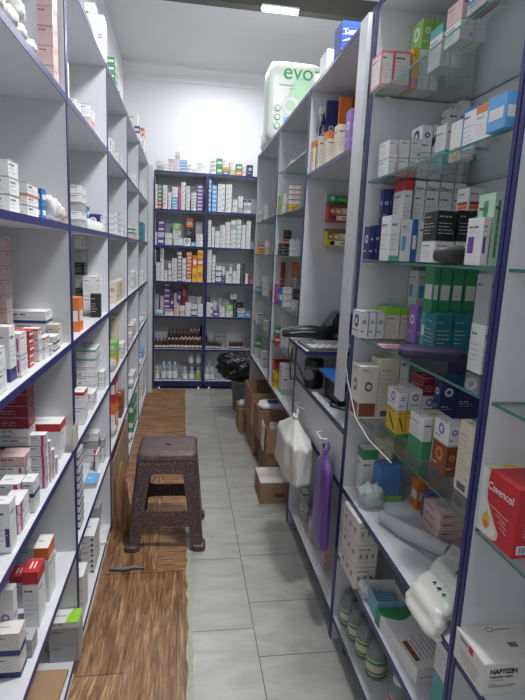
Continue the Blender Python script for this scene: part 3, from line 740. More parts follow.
    # top print and seam
    if pat!='l':
        b.face([(-x*.7,-y*.1,h+e),(x*.1,-y*.1,h+e),(x*.1,y*.08,h+e),(-x*.7,y*.08,h+e)],ink if body not in('white','offw','pink') else 'soft')
    else:
        for i in range(2): b.face([(-x*.3+i*x*.5,-y*.5,h+e),(-x*.1+i*x*.5,-y*.5,h+e),(-x*.1+i*x*.5,y*.5,h+e),(-x*.3+i*x*.5,y*.5,h+e)],'white')
    if pat=='g':
        b.face([(x*.1,-y,h+e),(x,-y,h+e),(x,y,h+e),(x*.45,y,h+e),(x*.2,0,h+e)],acc)
    b.face([(-x,y*.86,h+e*.5),(x,y*.86,h+e*.5),(x,y*.9,h+e*.5),(-x,y*.9,h+e*.5)],'grey')
    return b
ORD=['first','second','third','fourth','fifth','sixth','seventh','eighth','ninth','tenth','eleventh','twelfth','thirteenth','fourteenth','fifteenth','sixteenth','seventeenth','eighteenth','nineteenth','twentieth']
LV=['bottom one','second up','third up','fourth up','fifth up','sixth up','seventh up','eighth up','ninth up','tenth up']
PL={}
for h,hn in (('l','left half'),('r','right half')):
    for i,n in enumerate(['top board','highest shelf','second shelf','third shelf','fourth shelf']): PL['f%s%d'%(h,i)]=('far bookcase %s, %s'%(hn,n))
for i,bn in enumerate(['nearest bay','second bay','third bay','fourth bay','farthest bay']):
    for j,n in enumerate(['','highest shelf','second shelf','third shelf','fourth shelf','fifth shelf','floor shelf']): PL['l%d%d'%(i+1,j)]='left rack %s, %s'%(bn,n)
PL['l10']='top of left rack'
for k,n in {'ca':'highest','cb':'second','cc':'third','cd':'fourth','ce':'lowest'}.items(): PL[k]='basket unit, %s glass shelf'%n
PL['cf']='shelf with baskets'
for k,n in {'db':'highest','dc':'second','dd':'third','de':'lowest'}.items(): PL[k]='farthest right unit, %s glass shelf'%n
PL['dg']='farthest right unit, bottom board'; PL['du']='under farthest right unit'
PL['na']='board above niche'; PL['nb']='bottom shelf below niche drawers'
for k,n in {'aa':'highest','ab':'second','ac':'third','ad':'fourth','ae':'lowest'}.items(): PL[k]='packed unit, %s glass shelf'%n
PL['af']='packed unit, white shelf'; PL['ag']='packed unit, low white shelf'
def px(x,y,z):
    v=Vector((x,y,z-1.4)); c=[sum(R[i][j]*v[i] for i in range(3)) for j in range(3)]
    return 262.5+519*c[0]/c[2]
import re
KEEP=set(KEEPS.split()); REST=[]; cid=0
stacks={}
for ln in DATA.strip().split('\n'):
    a,st=ln.split('|'); p=a.split(); stacks.setdefault(p[0],[]).append(([float(v) for v in p[1:]],st))
stacks['du']=[([.66,.74,3.95,4.05,.0,.47],'PK:5'),([.75,.80,3.93,4.0,.0,.40],'W:4')]
rng=random.Random(3)
for pc,lst in stacks.items():
    lst.sort(key=lambda s:px(s[0][0] if pc[0]!='l' else s[0][1],s[0][2],s[0][4]))
    for si,((x0,x1,y0,y1,z0,z1),st) in enumerate(lst):
        L=[]
        for t in st.split():
            m=re.match(r'([A-Za-z]+)(?:@([\d.]+))?(?::(\d+))?$',t); L+=[(m.group(1),float(m.group(2) or 1))]*int(m.group(3) or 1)
        tot=sum(w for _,w in L); z=z0
        me={}
        for li,(s,wt) in enumerate(L):
            h=(z1-z0)*wt/tot; w=x1-x0-.0015; d=y1-y0-.0015
            key=(s,round(h,4))
            if key not in me: me[key]=carton_mesh(w,d,h-.0002,s,rng,pc[0]=='f').mesh('carton')
            cid+=1; loc=((x0+x1)/2+rng.uniform(-.001,.001)*(li>0)*(.6 if pc[0]=='f' else 1),(y0+y1)/2+rng.uniform(-.001,.001)*(li>0)*(.6 if pc[0]=='f' else 1),z); rot=math.radians(rng.uniform(-.7,.7))*(1 if li else .3)
            if KEEP and str(cid) not in KEEP: REST.append((me[key],loc,rot)); z+=h; continue
            o=bpy.data.objects.new('carton',me[key]); COL.objects.link(o); o['_cid']=cid
            sm=min(w,d)
            o.location=loc; o.rotation_euler[2]=rot
            lab=ST[s][3]+', '+PL[pc]
            if len(lst)>1: lab+=', '+ORD[si]+' stack'
            if len(L)>1: lab+=', '+('topmost' if li==len(L)-1 else LV[li])
            tag(o,lab,'carton' if s!='KR' else 'box','cartons, '+PL[pc])
            if s=='DERT':
                lettering('lettering','Dert',w*.42,'navy',o,(-w*.42,-d/2-.0012,h*.80),(PI/2,0,0))
            if s=='WBX': lettering('lettering','A-RIX',w*.28,'navy',o,(-w*.40,-d/2-.0012,h*.68),(PI/2,0,0))
            if s=='WGK': lettering('lettering','ARTRA',w*.26,'ink',o,(-w*.42,-d/2-.0012,h*.80),(PI/2,0,0))
            z+=h
for o in COL.objects:
    if '_cid' in o and KEEPS: del o['_cid']
if REST:
    b=MB()
    for me_,loc,rot in REST:
        T=Matrix.Translation(loc)@Matrix.Rotation(rot,4,'Z'); i0=len(b.v); b.v+=[tuple(T@v.co) for v in me_.vertices]
        sl=[b.slot(next(k for k in M if M[k]==m)) for m in me_.materials]
        for p_ in me_.polygons: b.f.append([i0+i for i in p_.vertices]); b.m.append(sl[p_.material_index]); b.sm.append(False)
    tag(obj('cartons',b),'remaining small medicine cartons, mostly half-hidden or far away on the racks','cartons',kind='stuff')
# ------------------------------------------------------------ custom boxes with lettering
r=empty('medicine_carton',(.665,.808,.6085)); tag(r,'large off-white carton lettered NAFTIZIN on white shelf at bottom right','carton')
b=MB(); b.box(-.105,.105,-.05,.052,0,.066,'offw'); obj('box_body',b,r,bevel=.0012)
b=MB(); b.box(-.103,-.088,-.049,.051,.0661,.0672,'white'); b.box(-.1062,-.1052,-.049,.051,.050,.066,'offw'); obj('lid_flap',b,r)
lettering('lettering','NAFTIZIN',.0135,'black',r,(-.094,-.0508,.046),(PI/2,0,0),xs=.93,bold=.00025)
lettering('lettering','Nafazolin nitrat',.0075,'ink',r,(-.094,-.0508,.037),(PI/2,0,0))
b=MB()
for i,(w,z) in enumerate(((.03,.031),(.014,.024),(.055,.020),(.05,.017))): b.box(-.094,-.094+w,-.0509,-.0501,z,z+.0016,'grey')
for i in range(5): b.box(-.1058,-.1051,-.035+i*.002,.035-i*.004,.034-i*.006,.0352-i*.006,'grey')
b.box(-.1070,-.1063,-.012,.002,.051,.064,'red'); b.box(-.1070,-.1063,.006,.034,.055,.059,'ink')
b.box(-.03,-.012,-.012,.0,.0661,.0666,'dgrey'); b.box(.03,.08,-.004,-.002,.0661,.0666,'grey'); b.box(.02,.09,.004,.006,.0661,.0666,'grey')
b.tube([(-.045+.008*math.cos(t*PI/6),.036+.006*math.sin(t*PI/6),.0664) for t in range(13)],.0006,'ink',5); b.box(-.035,.0,.035,.0365,.0661,.0666,'ink')
b.box(.09,.1,-.0509,-.0501,.04,.052,'orange')
obj('printed_marks',b,r)
# red herbal box
r=empty('medicine_carton',(.632,.80,.897)); tag(r,'red and cream carton with yellow flower drop on right glass shelf','carton')
b=MB(); b.box(-.062,.062,-.055,.055,0,.128,'red'); obj('box_body',b,r,bevel=.001)
b=MB(); X=-.0626
def q(pts,k,dx=0): b.face([(X-dx,y,z) for y,z in pts],k)
q([(.055,0),(.055,.128),(.030,.128),(.034,.10),(.030,.07),(.005,.04),(-.012,.022),(-.01,.008),(.004,.001)],'cream')
q([(.055,.0),(.055,.128),(.036,.128),(.040,.10),(.036,.07),(.012,.04),(-.004,.022),(-.002,.01),(.008,.004)],'white',.0003)
q([(.026+.013*math.cos(i*PI/7),.030+.014*math.sin(i*PI/7)) for i in range(14)],'yellow',.0006)
q([(.026+.008*math.cos(i*PI/7),.022+.008*math.sin(i*PI/7)) for i in range(14)],'orange',.0009)
q([(.024,.04),(.029,.04),(.027,.056)],'lgreen',.0009)
for i,(a,c) in enumerate(((.02,-.035),(0,-.03),(-.01,-.035),(-.015,-.035))): q([(a,.066-.009*i),(c,.060-.009*i),(c,.058-.009*i),(a,.064-.009*i)],'pink',.0004)
Y=-.0556
for i in range(14): b.box(-.045,.03-.004*(i%3),Y-.0004,Y,.112-.0055*i,.1135-.0055*i,'pink')
b.box(-.055,-.01,Y-.0004,Y,.008,.024,'white')
for i in range(9): b.box(-.050+i*.0042,-.048+i*.0042,Y-.0008,Y-.0005,.010,.022,'ink')
b.box(-.062,.062,.035,.055,.1282,.1286,'cream'); b.box(-.03,-.005,.038,.05,.1288,.1291,'yellow')
obj('printed_panel',b,r)
lettering('lettering','Cavencol',.0205,'white',r,(-.0634,.032,.093),(PI/2,0,-PI/2))
# cream flower tub above
b=MB(); b.lathe([(.0,0),(.026,0),(.03,.01),(.03,.05),(.027,.06),(0,.062)],'cream',n=20); tag(obj('jar',b,loc=(.69,.76,1.150)),'cream round tub at right edge on glass shelf above red box','jar')
# blue Tamp box on top of rack
r=empty('carton',(.632,2.08,2.1535)); tag(r,'blue and white box with slanted stripes on top of niche unit','carton')
b=MB(); b.box(-.07,.07,-.05,.05,0,.100,'deepblue')
for z in (.008,.034,.054) if False else (.004,.03,.052): b.face([(-.07,-.0506,z),(.07,-.0506,z+.03),(.07,-.0506,z+.045),(-.05,-.0506,z+.008)],'white')
obj('box_body',b,r); lettering('lettering','Tamp',.032,'white',r,(-.064,-.0518,.050),(PI/2,-.12,0))
b=MB(); b.box(-.05,.05,-.06,.06,0,.088,'white'); b.box(-.04,.02,-.0606,-.0601,.05,.056,'grey'); tag(obj('carton',b,loc=(.622,2.33,2.1535)),'plain white box on top of niche unit behind blue box','carton')
b=MB(); b.box(-.03,.05,-.04,.04,0,.05,'white'); b.box(-.02,.02,-.0406,-.0401,.03,.035,'grey');tag(obj('carton',b,loc=(.60,2.50,2.1535)),'low white box on top board between white box and diaper pack','carton')
# diaper packs
def pillow(w,d,h,k,seed=1,n=16,p=4,bulge=.012,top=None):
    rg=random.Random(seed); b=MB(); P=[]
    ph=[rg.uniform(0,6) for _ in range(6)]
    for i in range(n+1):
        t=-PI/2+PI*i/n; row=[]
        for j in range(2*n):
            a=2*PI*j/(2*n)
            def se(c,e): return math.copysign(abs(c)**e,c)
            e1=2/p; cx=se(math.cos(t),e1)*se(math.cos(a),e1); cy=se(math.cos(t),e1)*se(math.sin(a),e1); cz=se(math.sin(t),e1)
            wv=1+bulge*(math.sin(5*a+ph[0]+3*t)+math.sin(9*t+ph[1])+math.sin(7*a-4*t+ph[2]))
            row.append((w/2*cx*wv,d/2*cy*wv,h/2+h/2*cz*wv))
        P.append(row)
    zmin=min(q[2] for r_ in P for q in r_)
    P=[[(q[0],q[1],q[2]-zmin) for q in r_] for r_ in P]
    b.grid(P,k,True,True); return b
r=empty('diaper_pack',(.715,3.74,2.1535)); tag(r,'large white and green diaper pack standing on top of right rack','diaper pack')
obj('pack_body',pillow(.37,.20,.50,'packwrap',2,20,7,.006),r)
b=MB(); Yf=-.1075
def pg(cx,cz,rx,rz,k,dy=0,n=24,y0=0): b.face([(cx+rx*math.cos(2*PI*i/n),Yf-dy,cz+rz*math.sin(2*PI*i/n)) for i in range(n)],k)
pg(.06,.25,.10,.16,'packgreen'); pg(-.03,.22,.055,.055,'white',.001); pg(-.03,.22,.035,.035,'palegreen',.002)
for i in range(3): pg(-.115,.20-.055*i,.020,.020,'green',.001); pg(-.115,.20-.055*i,.015,.015,'white',.002)
b.face([(-.07,Yf-.003,.105),(.02,Yf-.003,.12),(.02,Yf-.003,.16),(-.07,Yf-.003,.145)],'lblue')
b.box(-.11,-.01,Yf-.001,Yf,.345,.350,'grey'); b.box(-.05,.0,Yf-.001,Yf,.325,.328,'grey')
obj('printed_front',b,r); lettering('lettering','evon',.14,'green',r,(-.09,-.110,.385),(PI/2,0,0),xs=1.0)
r=empty('diaper_pack',(.70,4.06,2.1535)); tag(r,'greenish diaper pack lying flat behind the standing pack','diaper pack')
obj('pack_body',pillow(.28,.34,.16,'packwrap',5,16,4,.012),r); b=MB(); b.box(-.06,.08,-.1745,-.1735,.05,.09,'packgreen'); obj('printed_front',b,r)
# ------------------------------------------------------------ bottles in the far bookcase
def bottle(kind,label,loc,h,r_,group,proto={}):
    key=(kind,round(h,3))
    if key not in proto:
        body,cap,lab={'dark':('amber','black','offw'),'darkw':('amber','offw','offw'),'clear':('bottleclear','whiteplastic','white'),'blue':('bottleblue','whiteplastic','white'),'green':('bottleclear','whiteplastic','lgreen')}[kind]
        A=MB(); A.lathe([(r_*.9,0),(r_,h*.03),(r_,h*.62),(r_*.8,h*.72),(r_*.36,h*.80),(r_*.34,h*.86)],body,n=14)
        Cc=MB(); Cc.lathe([(r_*.42,h*.861),(r_*.42,h*.985),(r_*.36,h)],cap,n=12)
        Lb=MB(); Lb.lathe([(r_*1.02,h*.12),(r_*1.02,h*(.30 if kind[:4]=='dark' else .52))],lab,n=14); Lb.f=[f for f in Lb.f if len(f)==4]; Lb.m=Lb.m[:len(Lb.f)]; Lb.sm=Lb.sm[:len(Lb.f)]
        proto[key]=(A.mesh('bottle'),Cc.mesh('cap'),Lb.mesh('label'))
    r=empty('bottle',loc); tag(r,label,'bottle',group)
    for n,m in zip(('bottle_body','cap','paper_label'),proto[key]):
        o=bpy.data.objects.new(n,m); COL.objects.link(o); o.parent=r
z=.41+.0085
for i in range(13):
    bottle('dark' if i<7 else 'darkw','small dark bottle in front row, far bookcase left half, fifth shelf, %s from left'%ORD[i],(-.262+i*.0365,5.24,z),.108 if i<4 else .122,.0175,'dark bottles on the fifth shelf')
b=MB(); b.box(-.155,.19,5.285,5.43,z,z+.062,'kraft'); b.box(-.155,.19,5.284,5.2845,z+.04,z+.055,'yellow'); tag(obj('carton_tray',b),'low carton tray raising the rear dark bottles on fifth shelf','tray')
for i in range(9):
    bottle('dark' if i<6 else 'darkw','taller dark bottle in rear row on carton tray, %s from left'%ORD[i],(-.135+i*.037,5.31,z+.0625),.128,.0175,'dark bottles raised at the rear')
bottle('darkw','highest dark bottle at right end, standing behind the rear row',(.19,5.455,z),.25,.014,'dark bottles raised at the rear')
for i in range(7):
    bottle('dark','small dark bottle, far bookcase right half, fifth shelf, %s from left'%ORD[i],(.245+i*.0235,5.24+.01*(i%2),z),.105-.004*i,.0108,'dark bottles right of the divider')
bottle('dark','taller black bottle behind short row beside the divider, right half',(.245,5.32,z),.16,.014,'dark bottles right of the divider')
for i in range(5):
    bottle('darkw','black bottle with white label in shrink pack near bin bag, %s from left'%ORD[i],(.487+i*.0285,5.245,z),.10,.0135,'shrink-packed bottles')
b=MB(); b.box(.34,.46,5.40,5.47,z,z+.14,'grey'); b.box(.35,.45,5.3994,5.3999,z+.1,z+.108,'ink'); tag(obj('carton',b),'grey carton at rear of fifth shelf beside shrink-packed bottles','carton')
z=.08+.0085
for i,x in enumerate((-.185,-.128,-.072)):
    bottle('blue','large clear bottle with bluish base, lowest shelf, %s of three'%ORD[i],(x,5.26,z),.185,.027,'clear bottles on the lowest shelf')
for i,x in enumerate((.030,.098,.165)):
    bottle('green' if i==2 else 'clear','clear bottle with square label under glass riser, %s of three'%ORD[i],(x,5.25,z),.135,.028,'clear bottles on the lowest shelf')
b=MB(); b.box(-.02,.198,5.225,5.40,z+.155,z+.161,'glass',front={'f':'glassedge','l':'glassedge','r':'glassedge'})
for x in (-.015,.190):
    b.box(x,x+.005,5.36,5.395,z,z+.155,'whiteplastic')
tag(obj('glass_riser',b),'small glass riser shelf inside the lowest left compartment','riser')
for i,x in enumerate((.09,.165)):
    bottle('clear','clear bottle standing on glass riser, %s one'%('left','right')[i],(x,5.29,z+.1615),.125,.026,'clear bottles on the riser')
bottle('clear','clear bottle partly hidden at left edge of the lowest shelf',(-.250,5.26,z),.13,.022,'clear bottles on the lowest shelf')
for i,x in enumerate((.252,.306)):
    bottle('clear','white labelled bottle right of divider, lowest shelf, %s one'%('left','right')[i],(x,5.25,z),.135,.025,'white bottles right of the divider')
bottle('clear','taller pale bottle behind two white bottles beside the black bag',(.28,5.34,z),.19,.026,'white bottles right of the divider')
z=.745+.0085
b=pillow(.075,.05,.05,'cloth',9,10,2.6,.05); tag(obj('cloth_bundle',b,loc=(-.235,5.235,z)),'pale blue cloth bundle on fourth shelf at left end','cloth')
# ------------------------------------------------------------ stool
def stool():
    r=empty('stool',(-.060,2.435,.0045),math.radians(-1.5)); tag(r,'dark brown speckled plastic stool standing on wood laminate','stool')
    H=.465; tw,tb=.135,.178     # half widths top / bottom
    dw,db=.125,.172
    def at(z): t=1-z/H; return tw+(tb-tw)*t, dw+(db-dw)*t
    # seat: rounded square with rolled lip
    def rr(hx,hy,rad,z,n=6):
        P=[]
        for cx,cy,a0 in ((hx-rad,hy-rad,0),(-hx+rad,hy-rad,90),(-hx+rad,-hy+rad,180),(hx-rad,-hy+rad,270)):
            for i in range(n+1):
                a=math.radians(a0+90*i/n); P.append((cx+rad*math.cos(a),cy+rad*math.sin(a),z))
        return P
    b=MB(); rings=[rr(tw+.006,dw+.006,.03,H-.032),rr(tw+.004,dw+.004,.03,H-.012),rr(tw-.002,dw-.002,.03,H-.003),rr(tw-.016,dw-.016,.03,H),rr(.05,.05,.03,H-.001)]
    b.grid(rings,'stool',True,True)
    hole=[( .05*0+.016*math.cos(2*PI*(i+.5)/28),.008*math.sin(2*PI*(i+.5)/28),H-.001) for i in range(28)]
    b.grid([rings[-1],hole],'stool',False,True); b.grid([hole,[(p[0],p[1],H-.03) for p in hole]],'stool',True,True)
    inner=[rr(tw+.002,dw+.002,.03,H-.032),rr(tw-.010,dw-.010,.034,H-.010),rr(.05,.05,.03,H-.010)]
    b.grid(inner[::-1],'stool',True,True); b.grid([inner[0],rings[0]],'stool',False,True)
    obj('seat',b,r)
    # four L-section legs, wider at the top, with foot bead
    lw=.062
    for sx in (-1,1):
        for sy in (-1,1):
            b=MB(); P=[]
            for k in range(9):
                z=(H-.03)*(k/8); hx,hy=at(z); w=lw*(.95+.22*(k/8)**2); t=.008; rad=.018
                out=[]
                out.append((hx-w,hy)); 
                for i in range(5):
                    a=PI/2-PI/2*i/4; out.append((hx-rad+rad*math.cos(a),hy-rad+rad*math.sin(a)))
                out.append((hx,hy-w)); out.append((hx-t,hy-w)); out.append((hx-t-.006,hy-t-.006)); out.append((hx-w,hy-t))
                row=[(sx*p[0],sy*p[1],z) for p in out]
                if sx*sy<0: row=row[::-1]
                P.append(row)
            b.grid(P,'stool',False,True); b.face(P[0][::-1],'stool'); b.face(P[-1],'stool')
            leg=obj('leg',b,r)
            hx,hy=at(.0); f=MB(); w=.054
            P=[]
            for zz,o in ((0,.006),(.004,.010),(.022,.010),(.028,.004),(.030,-.003)):
                q=[(hx+o-w,hy+o)]+[(hx+o-.02+.02*math.cos(a),hy+o-.02+.02*math.sin(a)) for a in (PI/2,PI/3,PI/6,0)]+[(hx+o,hy+o-w),(hx+o-w,hy+o-w)]
                row=[(sx*p[0],sy*p[1],zz) for p in q]
                if sx*sy<0: row=row[::-1]
                P.append(row)
            f.grid(P,'stool',False,True); f.face(P[0][::-1],'stool'); f.face(P[-1],'stool'); obj('foot',f,leg)
    # apron under the seat and lower crossbar on each side
    for name,z0,z1 in (('apron',H-.098,H-.03),('crossbar',.118,.188)):
        for side in range(4):
            b=MB(); P=[]; N=14
            for k in range(N+1):
                u=-1+2*k/N; col=[]
                arch=(.018*(abs(u)**4))
                for z in (z0-arch,(z0+z1)/2,z1+(arch if name=='crossbar' else 0)):
                    hx,hy=at(z); L=(hx if side<2 else hy)-.03; o=(hy if side<2 else hx)-.0004
                    col.append((u*L,o,z))
                for z in (z1+(arch if name=='crossbar' else 0),(z0+z1)/2,z0-arch):
                    hx,hy=at(z); L=(hx if side<2 else hy)-.03; o=(hy if side<2 else hx)-.0075
                    col.append((u*L,o,z))
                sg=-1 if side%2 else 1
                row=[((p[0],sg*p[1],p[2]) if side<2 else (sg*p[1],p[0],p[2])) for p in col]
                P.append(row)
            b.grid(P,'stool',False,True); obj(name,b,r)
stool()
# ------------------------------------------------------------ waste bin with black bag
r=empty('waste_bin',(.56,4.50,0)); tag(r,'grey waste bin standing on tiles before far bookcase','bin')
b=MB(); P=[(.095,0),(.100,.004),(.122,.27),(.127,.272),(.127,.284),(.116,.284),(.095,.01),(0,.008)]; b.lathe(P,'greyplastic',n=28)
for i in range(28):
    a=2*PI*i/28; b.bar((.099*math.cos(a),.099*math.sin(a),.02),(.121*math.cos(a),.121*math.sin(a),.26),(.004,.003),(.004,.003),'dgrey')
obj('bin_body',b,r)
r=empty('waste_bag',(.50,4.50,.2845)); tag(r,'full shiny black waste bag bulging out of the bin top','bag')
def crumple(w,d,h,k,seed,n=26,p=2.4,amp=.05,fr=6):
    rg=random.Random(seed); W=[(rg.uniform(-fr,fr),rg.uniform(-fr,fr),rg.uniform(-fr,fr),rg.uniform(0,6)) for _ in range(12)]
    b=MB(); P=[]
    for i in range(n+1):
        t=-PI/2+PI*i/n; row=[]
        for j in range(2*n):
            a=PI*j/n
            se=lambda c,e: math.copysign(abs(c)**e,c)
            x=se(math.cos(t),2/p)*se(math.cos(a),2/p);y=se(math.cos(t),2/p)*se(math.sin(a),2/p);z=se(math.sin(t),2/p)
            s_=1+amp*sum((1-abs(math.sin(q[0]*x+q[1]*y+q[2]*z+q[3])))*1.2-.5 for q in W)/3.0
            row.append((w/2*x*s_,d/2*y*s_,h/2+h/2*z*s_))
        P.append(row)
    zm=min(q[2] for r_ in P for q in r_); P=[[(q[0],q[1],q[2]-zm) for q in r_] for r_ in P]
    b.grid(P,k,True,True); return b
obj('bag_body',crumple(.38,.34,.22,'bbag',4,30,3,.16,7),r)
# ------------------------------------------------------------ cardboard boxes on the floor by the right rack
def openbox(name,x0,x1,y0,y1,z0,z1,label,closed=False,top='kraft',group='cardboard boxes below the right rack',flaps=True):
    w,d,h=x1-x0,y1-y0,z1-z0; r=empty(name,((x0+x1)/2,(y0+y1)/2,z0)); tag(r,label,'box',group); t=.004
    b=MB(); X,Y=w/2,d/2
    if closed: b.box(-X,X,-Y,Y,0,h,'kraft',top=top)
    else:
        for a in ((-X,X,-Y,-Y+t),(-X,X,Y-t,Y),(-X,-X+t,-Y+t,Y-t),(X-t,X,-Y+t,Y-t)): b.box(*a,0,h,'kraft')
        b.box(-X+t,X-t,-Y+t,Y-t,0,t,'kraft')
    b.box(-X*.35,X*.1,-Y-.0006,-Y-.0001,h*.3,h*.5,'brown'); b.box(-X-.0006,-X-.0001,-Y*.3,Y*.2,h*.35,h*.55,'brown')
    o=obj('box_body',b,r)
    if not closed and flaps:
        f=MB(); f.bar((0,Y-.002,h+.0005),(0,Y-.002-.012,h+.07),(w*.96,.003),(w*.9,.003),'kraft',up=(0,1,0)); obj('flap',f,r)
    elif closed:
        f=MB(); f.box(-X,X,-.02,.02,h+.0001,h+.0006,'tape'); 
        if top=='kraft': obj('packing_tape',f,r)
    return r
openbox('cardboard_box',.450,.60,3.90,4.14,0,.19,'small cardboard box with white paper on it, beside the bin',True)
b=crumple(.10,.10,.05,'bag',8,12,3,.1); tag(obj('crumpled_paper',b,loc=(.50,3.98,.191)),'crumpled white paper lying on cardboard box nearest the bin','paper')
openbox('cardboard_box',.500,.80,3.42,3.82,0,.215,'closed cardboard box on floor under the tall open box',True)
openbox('cardboard_box',.535,.80,2.97,3.39,0,.20,'closed cardboard box on floor under boxes of packets',True)
openbox('cardboard_box',.480,.80,3.44,3.84,.216,.445,'tall open empty cardboard box, largest of the pile',flaps=False)
openbox('cardboard_box',.500,.78,3.20,3.425,.201,.40,'open cardboard box topped with a blue-white packet',flaps=False)
openbox('cardboard_box',.515,.76,2.95,3.185,.201,.355,'open cardboard box filled with crumpled clear plastic, front of pile',flaps=False)
tag(obj('packet',pillow(.27,.19,.04,'white',12,12,3,.03),loc=(.64,3.312,.385)),'blue and white soft packet lying in open cardboard box','packet')
b=MB(); b.box(-.06,.06,-.04,.03,.0,.0012,'blue'); tag(obj('sticker',b,loc=(.63,3.31,.4265)),'blue sticker sheet lying on the soft packet in the box','sticker')
tag(obj('plastic_wrap',crumple(.19,.17,.13,'clearbag',15,18,3,.2,8),loc=(.637,3.07,.215)),'crumpled clear plastic wrap filling the front open box','plastic')
b=MB(); b.box(-.05,.05,-.002,.002,0,.16,'white'); o=obj('paper_sheet',b,loc=(.5055,3.06,.205)); o.rotation_euler=(0,-.05,PI/2); tag(o,'white paper sheet against the side of the front open box','paper')
openbox('cardboard_box',.448,.70,2.705,2.925,0,.125,'low cardboard box with white lid at the rack foot',True,top='whiteplastic')
b=MB(); b.box(.451,.66,2.709,2.921,.1262,.129,'offw'); tag(obj('polystyrene_sheet',b),'white sheet lying on the low cardboard box','sheet')
openbox('cardboard_box',-.56,-.325,2.475,3.12,.0487,.37,'tall open cardboard box on floor shelf of left rack behind the stool',group='cardboard boxes',flaps=False)
# ------------------------------------------------------------ niche contents
b=MB(); b.box(.522,.862,2.115,2.484,.983,1.0,'melamine'); b.box(.520,.522,2.115,2.484,.983,1.0,'edge'); b.box(.522,.862,2.113,2.115,.983,1.0,'edge')
r=empty('keyboard_shelf',(.70,2.30,.983)); tag(r,'white pull-out board with blue edge carrying the keyboard in the niche','shelf')
o=obj('board',b,r); o.matrix_parent_inverse=Matrix.Translation((-.70,-2.30,-.983))
k=MB(); k.box(.845,.862,2.13,2.47,.815,.9825,'melamine'); k.box(.80,.844,2.455,2.47,.815,.9825,'melamine'); o=obj('bracket',k,r); o.matrix_parent_inverse=Matrix.Translation((-.70,-2.30,-.983))
r=empty('laptop_base',(.675,2.225,1.0005),math.radians(2)); tag(r,'flat grey keyboard unit with large pale keys on niche board','keyboard')
b=MB(); b.box(-.145,.145,-.105,.105,0,.014,'dgrey'); obj('keyboard_body',b,r,bevel=.003)
b=MB(); b.box(-.08,.04,0,.09,.0141,.0150,'grey'); b.box(.05,.13,0,.09,.0141,.0150,'dgrey'); obj('touch_plate',b,r)
for i in range(9):
    b=MB(); x=-.138+i*.031; b.box(x,x+.022,-.103,-.040,.0142,.0205,'white'); b.box(x+.006,x+.016,-.085,-.060,.0206,.0212,'dgrey'); obj('key',b,r,bevel=.001)
b=MB(); b.box(-.13,-.09,.02,.08,.0141,.0152,'dgrey'); obj('side_panel',b,r)
# label printer / scanner arm
r=empty('label_printer',(.66,2.395,1.0005)); tag(r,'black label printer with long dark arm at back of niche','printer')
b=MB(); b.box(.02,.17,-.05,.07,0,.075,'blackplastic'); b.face([(.02,-.05,.075),(.17,-.05,.075),(.17,-.03,.135),(.06,-.03,.135)],'blackplastic'); b.face([(.02,.07,.075),(.06,.05,.135),(.17,.05,.135),(.17,.07,.075)],'blackplastic')
b.face([(.06,-.03,.135),(.17,-.03,.135),(.17,.05,.135),(.06,.05,.135)],'blackplastic'); b.face([(.02,-.05,.075),(.06,-.03,.135),(.06,.05,.135),(.02,.07,.075)],'dgrey'); b.face([(.17,-.05,.075),(.17,.07,.075),(.17,.05,.135),(.17,-.03,.135)],'blackplastic')
obj('printer_body',b,r)
b=MB(); b.box(.026,.034,-.0515,-.0505,.085,.11,'grey'); b.box(.05,.14,-.052,-.0505,.02,.04,'dgrey'); obj('paper_slot',b,r)
b=MB(); b.tube([(.018,.0,.035),(-.05,.0,.042),(-.12,.01,.040),(-.19,.02,.030)],[.030,.032,.030,.018],'blackplastic',14); obj('scanner_arm',b,r)
b=MB(); b.tube([(-.04,-.033,.045),(-.10,-.031,.045),(-.16,-.020,.036)],.004,'greyplastic',6); obj('grey_strip',b,r)
# speaker, boxes, folder on the counter
r=empty('speaker',(.595,2.25,.8085)); tag(r,'small round black speaker on the niche counter','speaker')
b=MB(); b.lathe([(.040,0),(.044,.006),(.044,.125),(.038,.134),(0,.135)],'blackplastic',n=24); obj('speaker_body',b,r)
b=MB(); b.lathe([(.0455,.09),(.0455,.10)],'dgrey'); obj('trim_ring',b,r)
b=MB(); b.lathe([(0,0),(.022,0),(.026,.004)],'greyplastic',n=16); o=obj('speaker_cone',b,r,(-.030,-.032,.065)); o.rotation_euler=(PI/2,0,-.75)
b=MB(); b.box(-.09,.09,-.10,.10,0,.105,'blackplastic'); b.box(-.07,.03,-.1006,-.1001,.03,.06,'dgrey'); tag(obj('power_supply_box',b,loc=(.71,2.04,.8085),bevel=.004),'black device box on the niche counter under the blue folder','box')
b=MB(); b.box(-.11,.10,-.12,.12,0,.010,'blue'); b.box(-.109,.101,-.1205,-.1202,.002,.008,'lblue'); o=obj('folder',b,loc=(.695,2.02,.914),bevel=.002); tag(o,'blue plastic folder lying on black device box in the niche','folder')
b=MB(); b.tube([(.60,2.12,.813),(.62,2.02,.813),(.59,1.94,.813),(.63,1.88,.813),(.66,1.93,.815),(.70,1.885,.813)],.0035,'blackplastic',6); tag(obj('power_cable',b),'loose black cable lying on the niche counter','cable')
b=MB()
for i in range(3): b.box(-.05+.03*i,-.03+.03*i,-.05,.06,.0,.004,'lgreen')
tag(obj('leaflets',b,loc=(.70,1.80,.8085)),'green leaflets on the near end of niche counter','leaflet')
